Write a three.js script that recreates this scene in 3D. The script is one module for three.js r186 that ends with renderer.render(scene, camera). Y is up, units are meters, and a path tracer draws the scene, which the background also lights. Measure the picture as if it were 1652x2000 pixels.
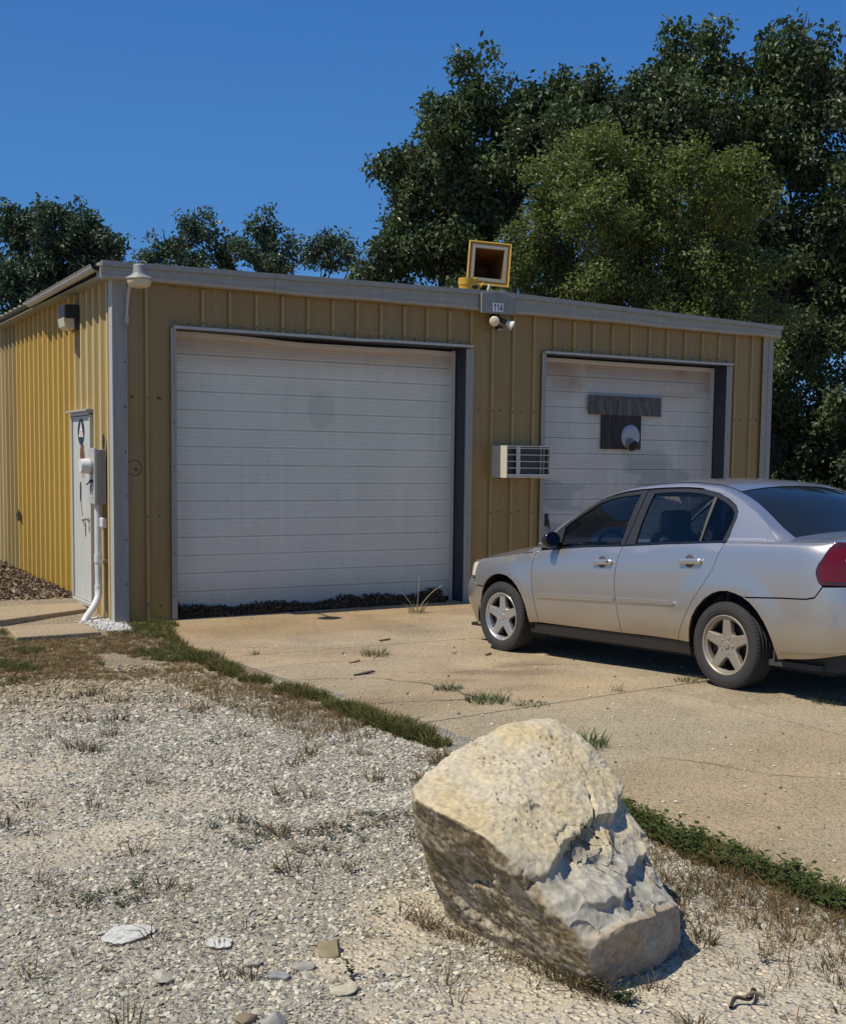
import * as THREE from 'three';
import { mergeGeometries, mergeVertices, toCreasedNormals } from 'three/addons/utils/BufferGeometryUtils.js';
import { ConvexHull } from 'three/addons/math/ConvexHull.js';
import { ImprovedNoise } from 'three/addons/math/ImprovedNoise.js';
import { RoundedBoxGeometry } from 'three/addons/geometries/RoundedBoxGeometry.js';
import { TextGeometry } from 'three/addons/geometries/TextGeometry.js';
import { FontLoader } from 'three/addons/loaders/FontLoader.js';

// ---------------------------------------------------------------- camera, sky, sun, exposure
const scene = new THREE.Scene();
const camera = new THREE.PerspectiveCamera(50.02, 1652 / 2202, 0.05, 900);
camera.setViewOffset(1652, 2202, 0, 0, 1652, 2000);          // the photograph is the upper part of a taller frame
{
  const yaw = 0.5173, pitch = 0.0827, roll = 0.0117;
  const f = new THREE.Vector3(Math.sin(yaw) * Math.cos(pitch), -Math.sin(pitch), -Math.cos(yaw) * Math.cos(pitch));
  const r0 = new THREE.Vector3().crossVectors(f, new THREE.Vector3(0, 1, 0)).normalize();
  const u0 = new THREE.Vector3().crossVectors(r0, f);
  const r = r0.clone().multiplyScalar(Math.cos(roll)).addScaledVector(u0, Math.sin(roll));
  const u = u0.clone().multiplyScalar(Math.cos(roll)).addScaledVector(r0, -Math.sin(roll));
  camera.quaternion.setFromRotationMatrix(new THREE.Matrix4().makeBasis(r, u, f.clone().negate()));
  camera.position.set(-3.456, 1.642, 12.491);
}
const SUN = new THREE.Vector3(-0.594, 1, -0.02).normalize();
{
  const W = 512, H = 256, d = new Float32Array(W * H * 4);
  const mixv = (a, b, t) => a + (b - a) * t, ss = (a, b, x) => { const t = Math.min(1, Math.max(0, (x - a) / (b - a))); return t * t * (3 - 2 * t); };
  const low = [0.20, 0.40, 0.70], mid = [0.072, 0.235, 0.56], up = [0.026, 0.132, 0.43], top = [0.018, 0.085, 0.32], ground = [0.26, 0.22, 0.16];
  for (let j = 0; j < H; j++) for (let i = 0; i < W; i++) {
    const el = ((j + 0.5) / H - 0.5) * Math.PI, az = ((i + 0.5) / W - 0.5) * 2 * Math.PI, y = Math.sin(el);
    const c = Math.cos(az) * Math.cos(el) * SUN.x + y * SUN.y + Math.sin(az) * Math.cos(el) * SUN.z, ang = Math.acos(Math.min(1, c)) * 57.3;
    const glow = 0.7 * Math.exp(-ang / 6) + 0.16 * Math.exp(-ang / 24);
    for (let k = 0; k < 3; k++) {
      let v = mixv(low[k], mid[k], ss(-0.05, 0.2, y)); v = mixv(v, up[k], ss(0.12, 0.5, y)); v = mixv(v, top[k], ss(0.5, 1, y));
      if (y < 0) v = mixv(v, ground[k], ss(0, -0.06, y));
      d[(j * W + i) * 4 + k] = v + (y > 0 ? glow * [1, 0.97, 0.9][k] : 0);
    }
    d[(j * W + i) * 4 + 3] = 1;
  }
  const t = new THREE.DataTexture(d, W, H, THREE.RGBAFormat, THREE.FloatType);
  t.mapping = THREE.EquirectangularReflectionMapping; t.magFilter = THREE.LinearFilter; t.needsUpdate = true;
  scene.background = t; scene.environment = t;
}
const sun = new THREE.DirectionalLight(new THREE.Color(1, 0.935, 0.80), 4.4);
sun.position.copy(SUN).multiplyScalar(60).add(new THREE.Vector3(3, 0, 3)); sun.target.position.set(3, 0, 3);
sun.castShadow = true; sun.shadow.mapSize.set(4096, 4096);
Object.assign(sun.shadow.camera, { left: -30, right: 30, top: 30, bottom: -30, near: 1, far: 140 });
scene.add(sun, sun.target);
const renderer = new THREE.WebGLRenderer({ antialias: true });
renderer.setSize(845, 1024);
renderer.toneMapping = THREE.LinearToneMapping; renderer.toneMappingExposure = 1.0;
renderer.shadowMap.enabled = true; renderer.shadowMap.type = THREE.PCFSoftShadowMap;

// ---------------------------------------------------------------- helpers
function rng(seed) { let a = seed | 0; return () => { a = (a + 0x6d2b79f5) | 0; let t = Math.imul(a ^ (a >>> 15), 1 | a); t = (t + Math.imul(t ^ (t >>> 7), 61 | t)) ^ t; return ((t ^ (t >>> 14)) >>> 0) / 4294967296; }; }
const V = (x, y, z) => new THREE.Vector3(x, y, z);
const clamp = (x, a = 0, b = 1) => Math.min(b, Math.max(a, x));
const lerp = (a, b, t) => a + (b - a) * t;
const smooth = (a, b, x) => { const t = clamp((x - a) / (b - a)); return t * t * (3 - 2 * t); };
function table(pts, x) { if (x <= pts[0][0]) return pts[0][1]; for (let i = 1; i < pts.length; i++) if (x <= pts[i][0]) { const [a, p] = pts[i - 1], [b, q] = pts[i]; return p + (q - p) * (x - a) / (b - a); } return pts[pts.length - 1][1]; }
function soft(pts, x) {   // Catmull-Rom through the table
  const n = pts.length; if (x <= pts[0][0]) return pts[0][1]; if (x >= pts[n - 1][0]) return pts[n - 1][1];
  let i = 1; while (x > pts[i][0]) i++;
  const p1 = pts[i - 1], p2 = pts[i], p0 = pts[Math.max(0, i - 2)], p3 = pts[Math.min(n - 1, i + 1)], h = p2[0] - p1[0], t = (x - p1[0]) / h;
  const m1 = (p2[1] - p0[1]) / ((p2[0] - p0[0]) || 1) * h, m2 = (p3[1] - p1[1]) / ((p3[0] - p1[0]) || 1) * h, t2 = t * t, t3 = t2 * t;
  return (2 * t3 - 3 * t2 + 1) * p1[1] + (t3 - 2 * t2 + t) * m1 + (3 * t2 - 2 * t3) * p2[1] + (t3 - t2) * m2;
}
const hash = (x, y, s) => { let h = Math.imul(x, 374761393) + Math.imul(y, 668265263) + Math.imul(s, 1442695041) | 0; h = Math.imul(h ^ (h >>> 13), 1274126177); return ((h ^ (h >>> 16)) >>> 0) / 4294967296; };
function vn(x, y, p, s) {   // value noise that repeats every p cells
  const ix = Math.floor(x), iy = Math.floor(y), fx = x - ix, fy = y - iy, u = fx * fx * (3 - 2 * fx), v = fy * fy * (3 - 2 * fy);
  const m = (a) => ((a % p) + p) % p, x0 = m(ix), x1 = m(ix + 1), y0 = m(iy), y1 = m(iy + 1);
  return lerp(lerp(hash(x0, y0, s), hash(x1, y0, s), u), lerp(hash(x0, y1, s), hash(x1, y1, s), u), v);
}
function fbm(x, y, p, s, o = 4) { let a = 0.5, t = 0, n = 0; for (let i = 0; i < o; i++) { t += a * vn(x, y, p, s + i); n += a; a *= 0.5; x *= 2; y *= 2; p *= 2; } return t / n; }
const big = 1 << 20;
const wn = (x, y, s, o = 3) => fbm(x + 5000, y + 5000, big, s, o);   // not repeating
const N3 = new ImprovedNoise(), n3 = (x, y, z) => N3.noise(x + 31.7, y + 17.3, z + 91.1);
const f3 = (x, y, z, o = 4) => { let a = 1, t = 0, n = 0; for (let i = 0; i < o; i++) { t += a * n3(x, y, z); n += a; a *= 0.5; x *= 2.03; y *= 2.03; z *= 2.03; } return t / n; };
const toS = (v) => { v = clamp(v); return 255 * (v <= 0.0031308 ? 12.92 * v : 1.055 * Math.pow(v, 1 / 2.4) - 0.055); };
function tex(w, h, fn, srgb = true) {   // fn(u, v) gives linear [r, g, b] or one value
  const d = new Uint8Array(w * h * 4);
  for (let j = 0; j < h; j++) for (let i = 0; i < w; i++) {
    const c = fn((i + 0.5) / w, (j + 0.5) / h), o = (j * w + i) * 4;
    if (typeof c === 'number') d[o] = d[o + 1] = d[o + 2] = 255 * clamp(c);
    else for (let k = 0; k < 3; k++) d[o + k] = srgb ? toS(c[k]) : 255 * clamp(c[k]);
    d[o + 3] = 255;
  }
  const t = new THREE.DataTexture(d, w, h, THREE.RGBAFormat);
  t.wrapS = t.wrapT = THREE.RepeatWrapping; t.magFilter = THREE.LinearFilter; t.minFilter = THREE.LinearMipmapLinearFilter; t.generateMipmaps = true;
  if (srgb) t.colorSpace = THREE.SRGBColorSpace;
  t.needsUpdate = true; return t;
}
const rep = (t, x, y) => { const c = t.clone(); c.repeat.set(x, y); c.needsUpdate = true; return c; };
function M(r, g, b, rough = 0.7, metal = 0, extra = {}) {
  const K = extra.clearcoat !== undefined || extra.transmission !== undefined || extra.sheen !== undefined || extra.specularIntensity !== undefined ? THREE.MeshPhysicalMaterial : THREE.MeshStandardMaterial;
  const m = new K({ roughness: rough, metalness: metal, ...extra }); m.color.setRGB(r, g, b); return m;
}
const shade = (o) => { o.traverse((c) => { if (c.isMesh) { c.castShadow = true; c.receiveShadow = true; } }); return o; };
const used = new Map();
function numbered(n) { const k = used.get(n) ?? 0; used.set(n, k + 1); return k ? n + '_' + String(k).padStart(3, '0') : n; }
function thing(name, label, category, pos = [0, 0, 0], group) {
  const o = new THREE.Group(); o.name = numbered(name); o.position.set(...pos); o.userData = { label, category };
  if (group) o.userData.group = group;
  scene.add(o); return o;
}
function part(name, geo, mat, parent, label) {
  const g = Array.isArray(geo) ? join(geo) : geo, m = new THREE.Mesh(g, mat); m.name = name; m.castShadow = m.receiveShadow = true;
  if (label) m.userData.label = label;
  parent.add(m); return m;
}
function sub(name, parent) { const g = new THREE.Group(); g.name = name; parent.add(g); return g; }
function struct(name, geo, mat) { const m = part(numbered(name), geo, mat, scene); m.userData.kind = 'structure'; return m; }
function join(list) {
  const gs = list.map((g) => { let q = g.index ? g.toNonIndexed() : g; if (!q.attributes.uv) q.setAttribute('uv', new THREE.BufferAttribute(new Float32Array(q.attributes.position.count * 2), 2)); for (const k of Object.keys(q.attributes)) if (!['position', 'normal', 'uv', 'color'].includes(k)) q.deleteAttribute(k); return q; });
  const col = gs.every((g) => g.attributes.color); if (!col) gs.forEach((g) => g.deleteAttribute('color'));
  return gs.length === 1 ? gs[0] : mergeGeometries(gs);
}
function box(x0, x1, y0, y1, z0, z1, bevel = 0) {
  const w = Math.abs(x1 - x0), h = Math.abs(y1 - y0), d = Math.abs(z1 - z0);
  const g = bevel ? new RoundedBoxGeometry(w, h, d, 2, bevel) : new THREE.BoxGeometry(w, h, d);
  return g.translate((x0 + x1) / 2, (y0 + y1) / 2, (z0 + z1) / 2);
}
function rod(a, b, r0, r1 = r0, n = 12) {
  const A = V(...a), B = V(...b), d = B.clone().sub(A), g = new THREE.CylinderGeometry(r1, r0, d.length(), n);
  g.applyQuaternion(new THREE.Quaternion().setFromUnitVectors(V(0, 1, 0), d.clone().normalize()));
  const c = A.add(B).multiplyScalar(0.5); return g.translate(c.x, c.y, c.z);
}
function tube(pts, r, n = 40, m = 10) { return new THREE.TubeGeometry(new THREE.CatmullRomCurve3(pts.map((p) => V(...p))), n, r, m); }
function grid(nu, nv, fn, uvf) {
  const pos = new Float32Array((nu + 1) * (nv + 1) * 3), uv = new Float32Array((nu + 1) * (nv + 1) * 2), idx = [];
  for (let j = 0, k = 0; j <= nv; j++) for (let i = 0; i <= nu; i++, k++) { const p = fn(i / nu, j / nv); pos.set(p, k * 3); uv.set(uvf ? uvf(p, i / nu, j / nv) : [i / nu, j / nv], k * 2); }
  for (let j = 0; j < nv; j++) for (let i = 0; i < nu; i++) { const a = j * (nu + 1) + i, b = a + 1, c = a + nu + 1, e = c + 1; idx.push(a, b, e, a, e, c); }
  const g = new THREE.BufferGeometry(); g.setAttribute('position', new THREE.BufferAttribute(pos, 3)); g.setAttribute('uv', new THREE.BufferAttribute(uv, 2)); g.setIndex(idx); g.computeVertexNormals(); return g;
}
function paint(g, fn) {   // vertex colours (own colour of the thing), linear
  const p = g.attributes.position, c = new Float32Array(p.count * 3);
  for (let i = 0; i < p.count; i++) c.set(fn(p.getX(i), p.getY(i), p.getZ(i)), i * 3);
  g.setAttribute('color', new THREE.BufferAttribute(c, 3)); return g;
}
function profile(pts, x0, x1, uvs = 1, axis = 'x') {   // sheet whose section pts = [[y, z], ...] runs along x (sharp folds)
  const pos = [], uv = []; let s = 0;
  for (let i = 0; i + 1 < pts.length; i++) {
    const [a, b] = pts[i], [c, d] = pts[i + 1], len = Math.hypot(c - a, d - b);
    const q = [[x0, a, b], [x1, a, b], [x1, c, d], [x0, c, d]], t = [[x0, s], [x1, s], [x1, s + len], [x0, s + len]];
    for (const k of [0, 1, 2, 0, 2, 3]) { pos.push(...q[k]); uv.push(t[k][0] * uvs, t[k][1] * uvs); } s += len;
  }
  const g = new THREE.BufferGeometry(); g.setAttribute('position', new THREE.Float32BufferAttribute(pos, 3)); g.setAttribute('uv', new THREE.Float32BufferAttribute(uv, 2)); g.computeVertexNormals(); return g;
}
// height of the ground
const GZ = [[-30, 0.02], [-8, 0.02], [0.3, -0.03], [3.3, -0.055], [6, 0.044], [7.5, 0.03], [9, 0], [12, -0.02], [40, -0.02]];
const G = (x, z) => { const i = Math.max(1, GZ.findIndex((p) => p[0] >= z)); const [a, p] = GZ[i - 1] ?? GZ[0], [b, q] = GZ[i] ?? GZ[8]; const y = z >= 40 ? -0.02 : z <= -30 ? 0.02 : lerp(p, q, smooth(a, b, z)); return y - 0.03 * (1 - smooth(0, 4, x)) * (1 - smooth(1.5, 4, z)) * (z > -3 ? smooth(-3, 0, z) : 0) + 0.07 * smooth(-0.2, -2, z) * (1 - smooth(-0.02, 0.02, x)); };
// ---------------------------------------------------------------- textures
const grainTex = tex(1024, 1024, (u, v) => {   // pale sandy soil with fine grit
  const a = fbm(u * 6, v * 6, 6, 3, 5), b = vn(u * 340, v * 340, 340, 9), c = vn(u * 190, v * 190, 190, 21), e = fbm(u * 40, v * 40, 40, 44, 3);
  let k = 0.62 + 0.26 * a + 0.22 * (b - 0.5) + 0.2 * (c - 0.5) + 0.3 * (e - 0.5);
  if (c > 0.86) k *= 0.72; if (b > 0.9) k *= 1.2;
  return [k, k * 0.985, k * 0.96];
});
const grainBump = tex(1024, 1024, (u, v) => 0.45 * vn(u * 340, v * 340, 340, 9) + 0.35 * vn(u * 170, v * 170, 170, 21) + 0.5 * fbm(u * 30, v * 30, 30, 44, 3) - 0.1, false);
function cells(n, seed) {   // nearest and second nearest of scattered points, repeating
  return (u, v) => {
    const x = u * n, y = v * n, ix = Math.floor(x), iy = Math.floor(y); let d1 = 9, d2 = 9, id = 0;
    for (let j = -1; j <= 1; j++) for (let i = -1; i <= 1; i++) {
      const cx = ((ix + i) % n + n) % n, cy = ((iy + j) % n + n) % n, px = ix + i + 0.15 + 0.7 * hash(cx, cy, seed), py = iy + j + 0.15 + 0.7 * hash(cx, cy, seed + 7);
      const d = Math.hypot(px - x, (py - y)); if (d < d1) { d2 = d1; d1 = d; id = hash(cx, cy, seed + 13); } else if (d < d2) d2 = d;
    }
    return [d1, d2, id];
  };
}
const cA = cells(110, 5), cB = cells(230, 15);
const cC = cells(64, 25);
const chips = (u, v) => {   // [tone, height]: grit, small chips, larger chips
  const [b1, b2, ib] = cB(u, v), [a1, a2, ia] = cA(u, v), [c1, c2, ic] = cC(u, v), m = fbm(u * 7, v * 7, 7, 61, 4), g = vn(u * 500, v * 500, 500, 62);
  let k = 0.60 + 0.22 * (g - 0.5) + 0.5 * (ib - 0.5) * smooth(0.5, 0.3, b1), h = 0.12 * smooth(0.55, 0.2, b1) * ib + 0.05 * g;
  const A = smooth(0.44, 0.36, a1) * (ia > 0.45 ? 1 : 0); k = lerp(k, 0.42 + 0.5 * ((ia * 7.3) % 1), A); h = lerp(h, 0.3 + 0.25 * smooth(0.44, 0.1, a1), A);
  const C = smooth(0.40, 0.34, c1) * (ic > 0.72 ? 1 : 0); k = lerp(k, 0.45 + 0.5 * ((ic * 17.3) % 1), C); h = lerp(h, 0.5 + 0.5 * smooth(0.4, 0.1, c1), C);
  return [k * (0.84 + 0.32 * m), h, ia];
};
const gravelTex = tex(1536, 1536, (u, v) => { const [k, , i] = chips(u, v), w = 0.06 * (((i * 31) % 1) - 0.3); return [k * (1 + w), k, k * (1 - 1.5 * w)]; });
const gravelBump = tex(1536, 1536, (u, v) => chips(u, v)[1], false);
const concTex = tex(1024, 1024, (u, v) => {
  const a = fbm(u * 5, v * 5, 5, 71, 5), b = vn(u * 300, v * 300, 300, 72), c = vn(u * 130, v * 130, 130, 73);
  let k = 0.8 + 0.24 * a + 0.5 * (b - 0.5) + 0.6 * (c - 0.5); if (b > 0.84) k *= 0.66; if (c > 0.86) k *= 1.18; if (c < 0.12) k *= 0.66;
  return [k, k * 0.985, k * 0.965];
});
const concBump = tex(1024, 1024, (u, v) => 0.5 * vn(u * 300, v * 300, 300, 72) + 0.5 * vn(u * 130, v * 130, 130, 73), false);
const paintTex = tex(512, 1024, (u, v) => {   // weathered sheet paint: streaks that run down, dust
  const s = fbm(u * 34, v * 2.0, 34, 81, 4), d = fbm(u * 6, v * 6, 6, 82, 5), f = vn(u * 200, v * 60, 200, 83);
  const k = 0.84 + 0.18 * s + 0.14 * (d - 0.5) + 0.05 * (f - 0.5); return [k, k * (0.995 - 0.03 * (d - 0.5)), k * (0.98 - 0.1 * (d - 0.5))];
});
const galvTex = tex(512, 512, (u, v) => { const d = fbm(u * 8, v * 8, 8, 91, 5), s = fbm(u * 40, v * 3, 40, 92, 3), k = 0.8 + 0.25 * (d - 0.5) + 0.2 * (s - 0.5); return [k, k, k * 1.01]; });
const roughTex = tex(512, 512, (u, v) => [0, 0.55 + 0.7 * (fbm(u * 7, v * 7, 7, 95, 5) - 0.3), 0], false);
function doorTex(seed, kind) {
  return tex(1024, 1024, (u, v) => {   // v = 0 at the sill
    const st = fbm(u * 60, v * 3, 60, seed, 4), d = fbm(u * 5, v * 5, 5, seed + 9, 5), fine = vn(u * 300, v * 500, 500, seed + 3);
    let r = 0.92 + 0.1 * (st - 0.5) + 0.12 * (d - 0.5) + 0.05 * (fine - 0.5), g = r, b = r;
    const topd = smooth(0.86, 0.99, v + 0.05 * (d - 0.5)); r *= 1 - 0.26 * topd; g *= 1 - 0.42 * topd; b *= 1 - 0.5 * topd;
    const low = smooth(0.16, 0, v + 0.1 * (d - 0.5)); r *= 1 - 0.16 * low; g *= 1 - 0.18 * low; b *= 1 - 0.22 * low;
    if (kind === 1) { const q = Math.hypot((u - 0.50) * 3.58, (v - 0.744) * 2.95 * 0.8); const k = 1 - 0.1 * smooth(0.185, 0.15, q + 0.03 * (d - 0.5)); r *= k; g *= k; b *= k; }
    else { const q = smooth(0.46, 0.56, fbm(u * 3, v * 9, 9, seed + 40, 4)) * smooth(0.75, 0.5, v); r *= 1 - 0.3 * q; g *= 1 - 0.27 * q; b *= 1 - 0.22 * q; const h = smooth(0.82, 0.9, v) * smooth(0.45, 0.65, d); r *= 1 - 0.2 * h; g *= 1 - 0.32 * h; b *= 1 - 0.4 * h; const w = smooth(0.6, 0.75, fbm(u * 9, v * 2, 9, seed + 70, 3)); r += 0.08 * w; g += 0.08 * w; b += 0.08 * w; }
    return [r, g, b];
  });
}
const plyTex = tex(512, 256, (u, v) => { const w = 0.35 * fbm(u * 3, v * 2, 3, 101, 3), ring = 0.5 + 0.5 * Math.sin((u * 6 + w * 8 + 1.2 * Math.abs(v - 0.5)) * 9), g = fbm(u * 60, v * 4, 60, 102, 3), k = 0.55 + 0.35 * ring * g + 0.5 * (g - 0.5); return [k, k * 0.97, k * 0.95]; });
const barkTex = tex(256, 512, (u, v) => { const k = 0.6 + 0.8 * (fbm(u * 14, v * 5, 14, 111, 4) - 0.5) * 1.4; return [k, k * 0.95, k * 0.9]; });

// ---------------------------------------------------------------- materials
const m = {
  wallFrontShade: M(0.315, 0.205, 0.06, 0.5, 0, { map: paintTex, roughnessMap: roughTex, vertexColors: true }),  // olive-tan front paint, darkened further to put the facade's shade into the colour
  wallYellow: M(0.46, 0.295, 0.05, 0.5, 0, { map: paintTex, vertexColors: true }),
  wallPale: M(0.44, 0.325, 0.13, 0.6, 0, { map: paintTex, vertexColors: true }),
  wallOlive: M(0.33, 0.24, 0.085, 0.6, 0, { map: paintTex, vertexColors: true }), wallPlain: M(0.33, 0.24, 0.085, 0.6),
  galv: M(0.40, 0.385, 0.315, 0.55, 0.12, { map: galvTex }),
  trimWhite: M(0.58, 0.56, 0.50, 0.5, 0.1, { map: galvTex }),
  lip: M(0.52, 0.44, 0.31, 0.6, 0, { map: galvTex }),
  jambBlue: M(0.05, 0.06, 0.075, 0.6, 0, { map: galvTex }),
  dark: M(0.012, 0.012, 0.013, 0.8), black: M(0.02, 0.02, 0.022, 0.5), rubber: M(0.035, 0.034, 0.033, 0.85),
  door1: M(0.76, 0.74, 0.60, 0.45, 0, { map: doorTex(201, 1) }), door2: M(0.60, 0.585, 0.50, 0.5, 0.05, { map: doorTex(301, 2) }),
  stop: M(0.62, 0.55, 0.47, 0.7), ply: M(0.16, 0.155, 0.15, 0.85, 0, { map: plyTex }), plyDark: M(0.055, 0.052, 0.05, 0.85, 0, { map: plyTex }),
  steel: M(0.42, 0.42, 0.41, 0.55, 0.5), pvc: M(0.66, 0.66, 0.64, 0.5), greyBox: M(0.34, 0.35, 0.33, 0.55, 0.1, { map: galvTex }), doorGrey: M(0.56, 0.57, 0.52, 0.55, 0, { map: paintTex }),
  rust: M(0.16, 0.06, 0.025, 0.9), plateGrey: M(0.31, 0.31, 0.26, 0.5, 0.1, { map: galvTex }), white: M(0.78, 0.77, 0.74, 0.5), ink: M(0.01, 0.01, 0.01, 0.6),
  yellow: M(0.72, 0.40, 0.03, 0.45, 0, { map: galvTex }), yellowIn: M(0.15, 0.05, 0.006, 0.7), lens: M(0.60, 0.52, 0.34, 0.35), bulb: M(0.8, 0.78, 0.7, 0.25),
  acWhite: M(0.64, 0.60, 0.48, 0.55, 0, { map: paintTex }), fins: M(0.06, 0.065, 0.07, 0.5, 0.4),
  screw: M(0.05, 0.045, 0.04, 0.6, 0.3), concrete: M(0.445, 0.352, 0.228, 0.9, 0, { map: rep(concTex, 0.8, 0.8), bumpMap: rep(concBump, 0.8, 0.8), bumpScale: 0.007, vertexColors: true }),
  crack: M(0.075, 0.058, 0.04, 0.95), bark: M(0.07, 0.055, 0.042, 0.9, 0, { map: barkTex }), twig: M(0.17, 0.13, 0.09, 0.9),
};

// ---------------------------------------------------------------- ground and apron
const SAND = [[-2.5, 7.5, 0.75, 0.28], [-1.32, 8.75, 0.28, 0.3], [-0.5, 9.7, 0.55, 0.5], [-1.3, 9.65, 0.4, 0.25], [-1.72, 9.0, 0.22, 0.16], [-3.0, 6.2, 0.7, 0.3]];
const greyness = (x, z) => { let v = wn(x * 0.9, z * 0.9, 411, 4) + 0.06 + 0.12 * smooth(8.2, 9.2, z) * (x < -1.9 ? 1 : -1) + 0.12 * smooth(4.2, 5.4, z) * smooth(7.3, 6.6, z); const q = 0.5 * (wn(x * 3, z * 3, 413, 3) - 0.5); for (const [sx, sz, rx, rz] of SAND) v -= 0.34 * smooth(1.3, 0.5, Math.hypot((x - sx) / rx, (z - sz) / rz) + q); return smooth(0.36, 0.6, v); };
const inApron = (x, z) => x > 0.12 + 0.06 * Math.sin(z * 1.7) && z > -0.3;
{   // one sheet to the horizon, fine near the camera
  const ax = [], az = [];
  for (let x = -14; x < 12; x += 0.09) ax.push(x); for (let z = -14; z < 14; z += 0.09) az.push(z);
  for (const v of [12.5, 15, 20, 35, 80, 200, 420]) { ax.push(v); ax.unshift(-v - 2.5); az.push(v + 2); az.unshift(-v - 2.5); }
  const nx = ax.length - 1, nz = az.length - 1;
  const g = grid(nx, nz, (u, v) => { const x = ax[Math.round(u * nx)], z = az[Math.round(v * nz)]; let y = G(x, z) + 0.02 * (wn(x * 1.3, z * 1.3, 401, 3) - 0.5) + 0.008 * (wn(x * 7, z * 7, 402, 2) - 0.5); if (x > 0.22 && x < 9.6 && z > -10.5) y = G(x, z) - 0.09; return [x, y, z]; }, (p) => [p[0], -p[2]]);
  paint(g, (x, y, z) => {
    const gr = greyness(x, z);
    const c = [lerp(0.74, 0.49, gr), lerp(0.645, 0.44, gr), lerp(0.475, 0.345, gr)];
    const br = smooth(0.30, 0.60, wn(x * 1.2, z * 1.2, 421, 4) + 0.3 * smooth(5.4, 2.0, z) - 0.1) * smooth(6.4, 3.2, z);
    const b = [0.42, 0.325, 0.205]; const k = br * 0.85; return c.map((v, i) => lerp(v, b[i], k));
  });
  struct('ground', g, M(1, 1, 1, 0.95, 0, { map: rep(gravelTex, 0.42, 0.42), bumpMap: rep(gravelBump, 0.42, 0.42), bumpScale: 0.014, vertexColors: true }));
}
{
  const root = new THREE.Group(); root.name = 'concrete_apron'; root.userData.kind = 'structure'; scene.add(root);
  const stain = (x, y, z) => {
    let k = 0.95 + 0.34 * (wn(x * 0.7, z * 0.7, 501, 4) - 0.5) + 0.3 * (wn(x * 3.1, z * 4.1, 502, 4) - 0.5);
    for (const [sx, sz, sr, sd] of [[1.62, 4.35, 0.2, 0.3], [1.95, 4.6, 0.24, 0.34], [1.35, 4.75, 0.13, 0.25], [2.25, 4.2, 0.25, 0.3], [1.5, 5.3, 0.2, 0.2], [0.9, 1.1, 0.5, 0.14], [2.6, 6.3, 0.3, 0.16], [2.45, 1.5, 0.5, 0.12]]) k *= 1 - sd * smooth(1.15, 0.3, Math.hypot((x - sx) * 0.75, z - sz) / sr + 0.9 * (wn(x * 5, z * 5, 509, 3) - 0.5));
    const near = smooth(1.9, 0.5, z + 0.8 * (wn(x, z, 503) - 0.5)), rust = smooth(0.52, 0.7, wn(x * 0.55, z * 0.9, 504, 3)), dark = smooth(0.6, 0.72, wn(x * 1.6, z * 1.1, 505, 4));
    const c = [1, lerp(1, 0.93, near), lerp(1, 0.80, near)]; k *= 1 - 0.12 * dark; const s = [1, 1 - 0.06 * rust, 1 - 0.14 * rust];
    return c.map((v, i) => v * k * s[i] * lerp(1.0, [0.95, 0.99, 0.97][i], smooth(2.5, 8, z)));
  };
  const J1 = (x) => 2.52 + 0.01 * x, J2 = (x) => 6.13 - 0.135 * Math.min(x, 4.6), XE = (z) => 0.1 + 0.05 * Math.sin(z * 1.7) + 0.03 * Math.sin(z * 5.3);
  const slab = (xa, xb, za, zb) => {   // a poured slab with its edges turned down
    const nx = Math.max(4, Math.round((xb(0) - xa(0)) / 0.09)), nz = Math.max(4, Math.round((zb(0) - za(0)) / 0.09)), gap = 0.006;
    const at = (u, v) => { const xm = lerp(xa(0), xb(0), u), z = lerp(za(xm) + gap, zb(xm) - gap, v), x = lerp(xa(z) + gap, xb(z) - gap, u); return [x, G(x, z) + 0.004 * (wn(x * 2, z * 2, 511, 2) - 0.5), z]; };
    const skirt = (fn, n) => grid(n, 1, (u, v) => { const p = fn(u); return [p[0], p[1] - 0.08 * v, p[2]]; }, (p) => [p[0] + p[1], -p[2] + p[1]]);
    return join([grid(nx, nz, at, (p) => [p[0], -p[2]]), skirt((u) => at(u, 0), nx), skirt((u) => at(u, 1), nx), skirt((u) => at(0, u), nz), skirt((u) => at(1, u), nz)].map((g) => paint(g, stain)));
  };
  const c = (v) => () => v, cut = 4.62;
  for (const [xa, xb, za, zb] of [[XE, c(cut), c(-0.32), J1], [c(cut), c(9.4), c(-0.32), J1], [XE, c(cut), J1, J2], [c(cut), c(9.4), J1, J2], [XE, c(2.33), J2, c(10.2)], [c(2.33), c(5.9), J2, c(10.2)], [c(5.9), c(9.4), J2, c(10.2)], [XE, c(2.33), c(10.2), c(14)], [c(2.33), c(9.4), c(10.2), c(14)]]) part('concrete_slab', slab(xa, xb, za, zb), m.concrete, root);
  const crack = (pts, w, s) => {
    const cv = new THREE.CatmullRomCurve3(pts.map(([x, z]) => V(x, 0, z)), false, 'catmullrom', 0.4), n = Math.ceil(cv.getLength() / 0.03);
    return grid(1, n, (u, v) => { const p = cv.getPointAt(v), t = cv.getTangentAt(v), q = 0.012 * (wn(v * n * 0.5, s, 521, 3) - 0.5) * 2, ww = w * (0.35 + 0.9 * wn(v * n * 0.35, s, 523, 2)) * Math.sin(Math.PI * Math.min(1, Math.max(0.03, v * 8, 0)) * 0.5) * (u - 0.5); const x = p.x - t.z * (ww + q), z = p.z + t.x * (ww + q); return [x, G(x, z) + 0.0045, z]; });
  };
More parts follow.
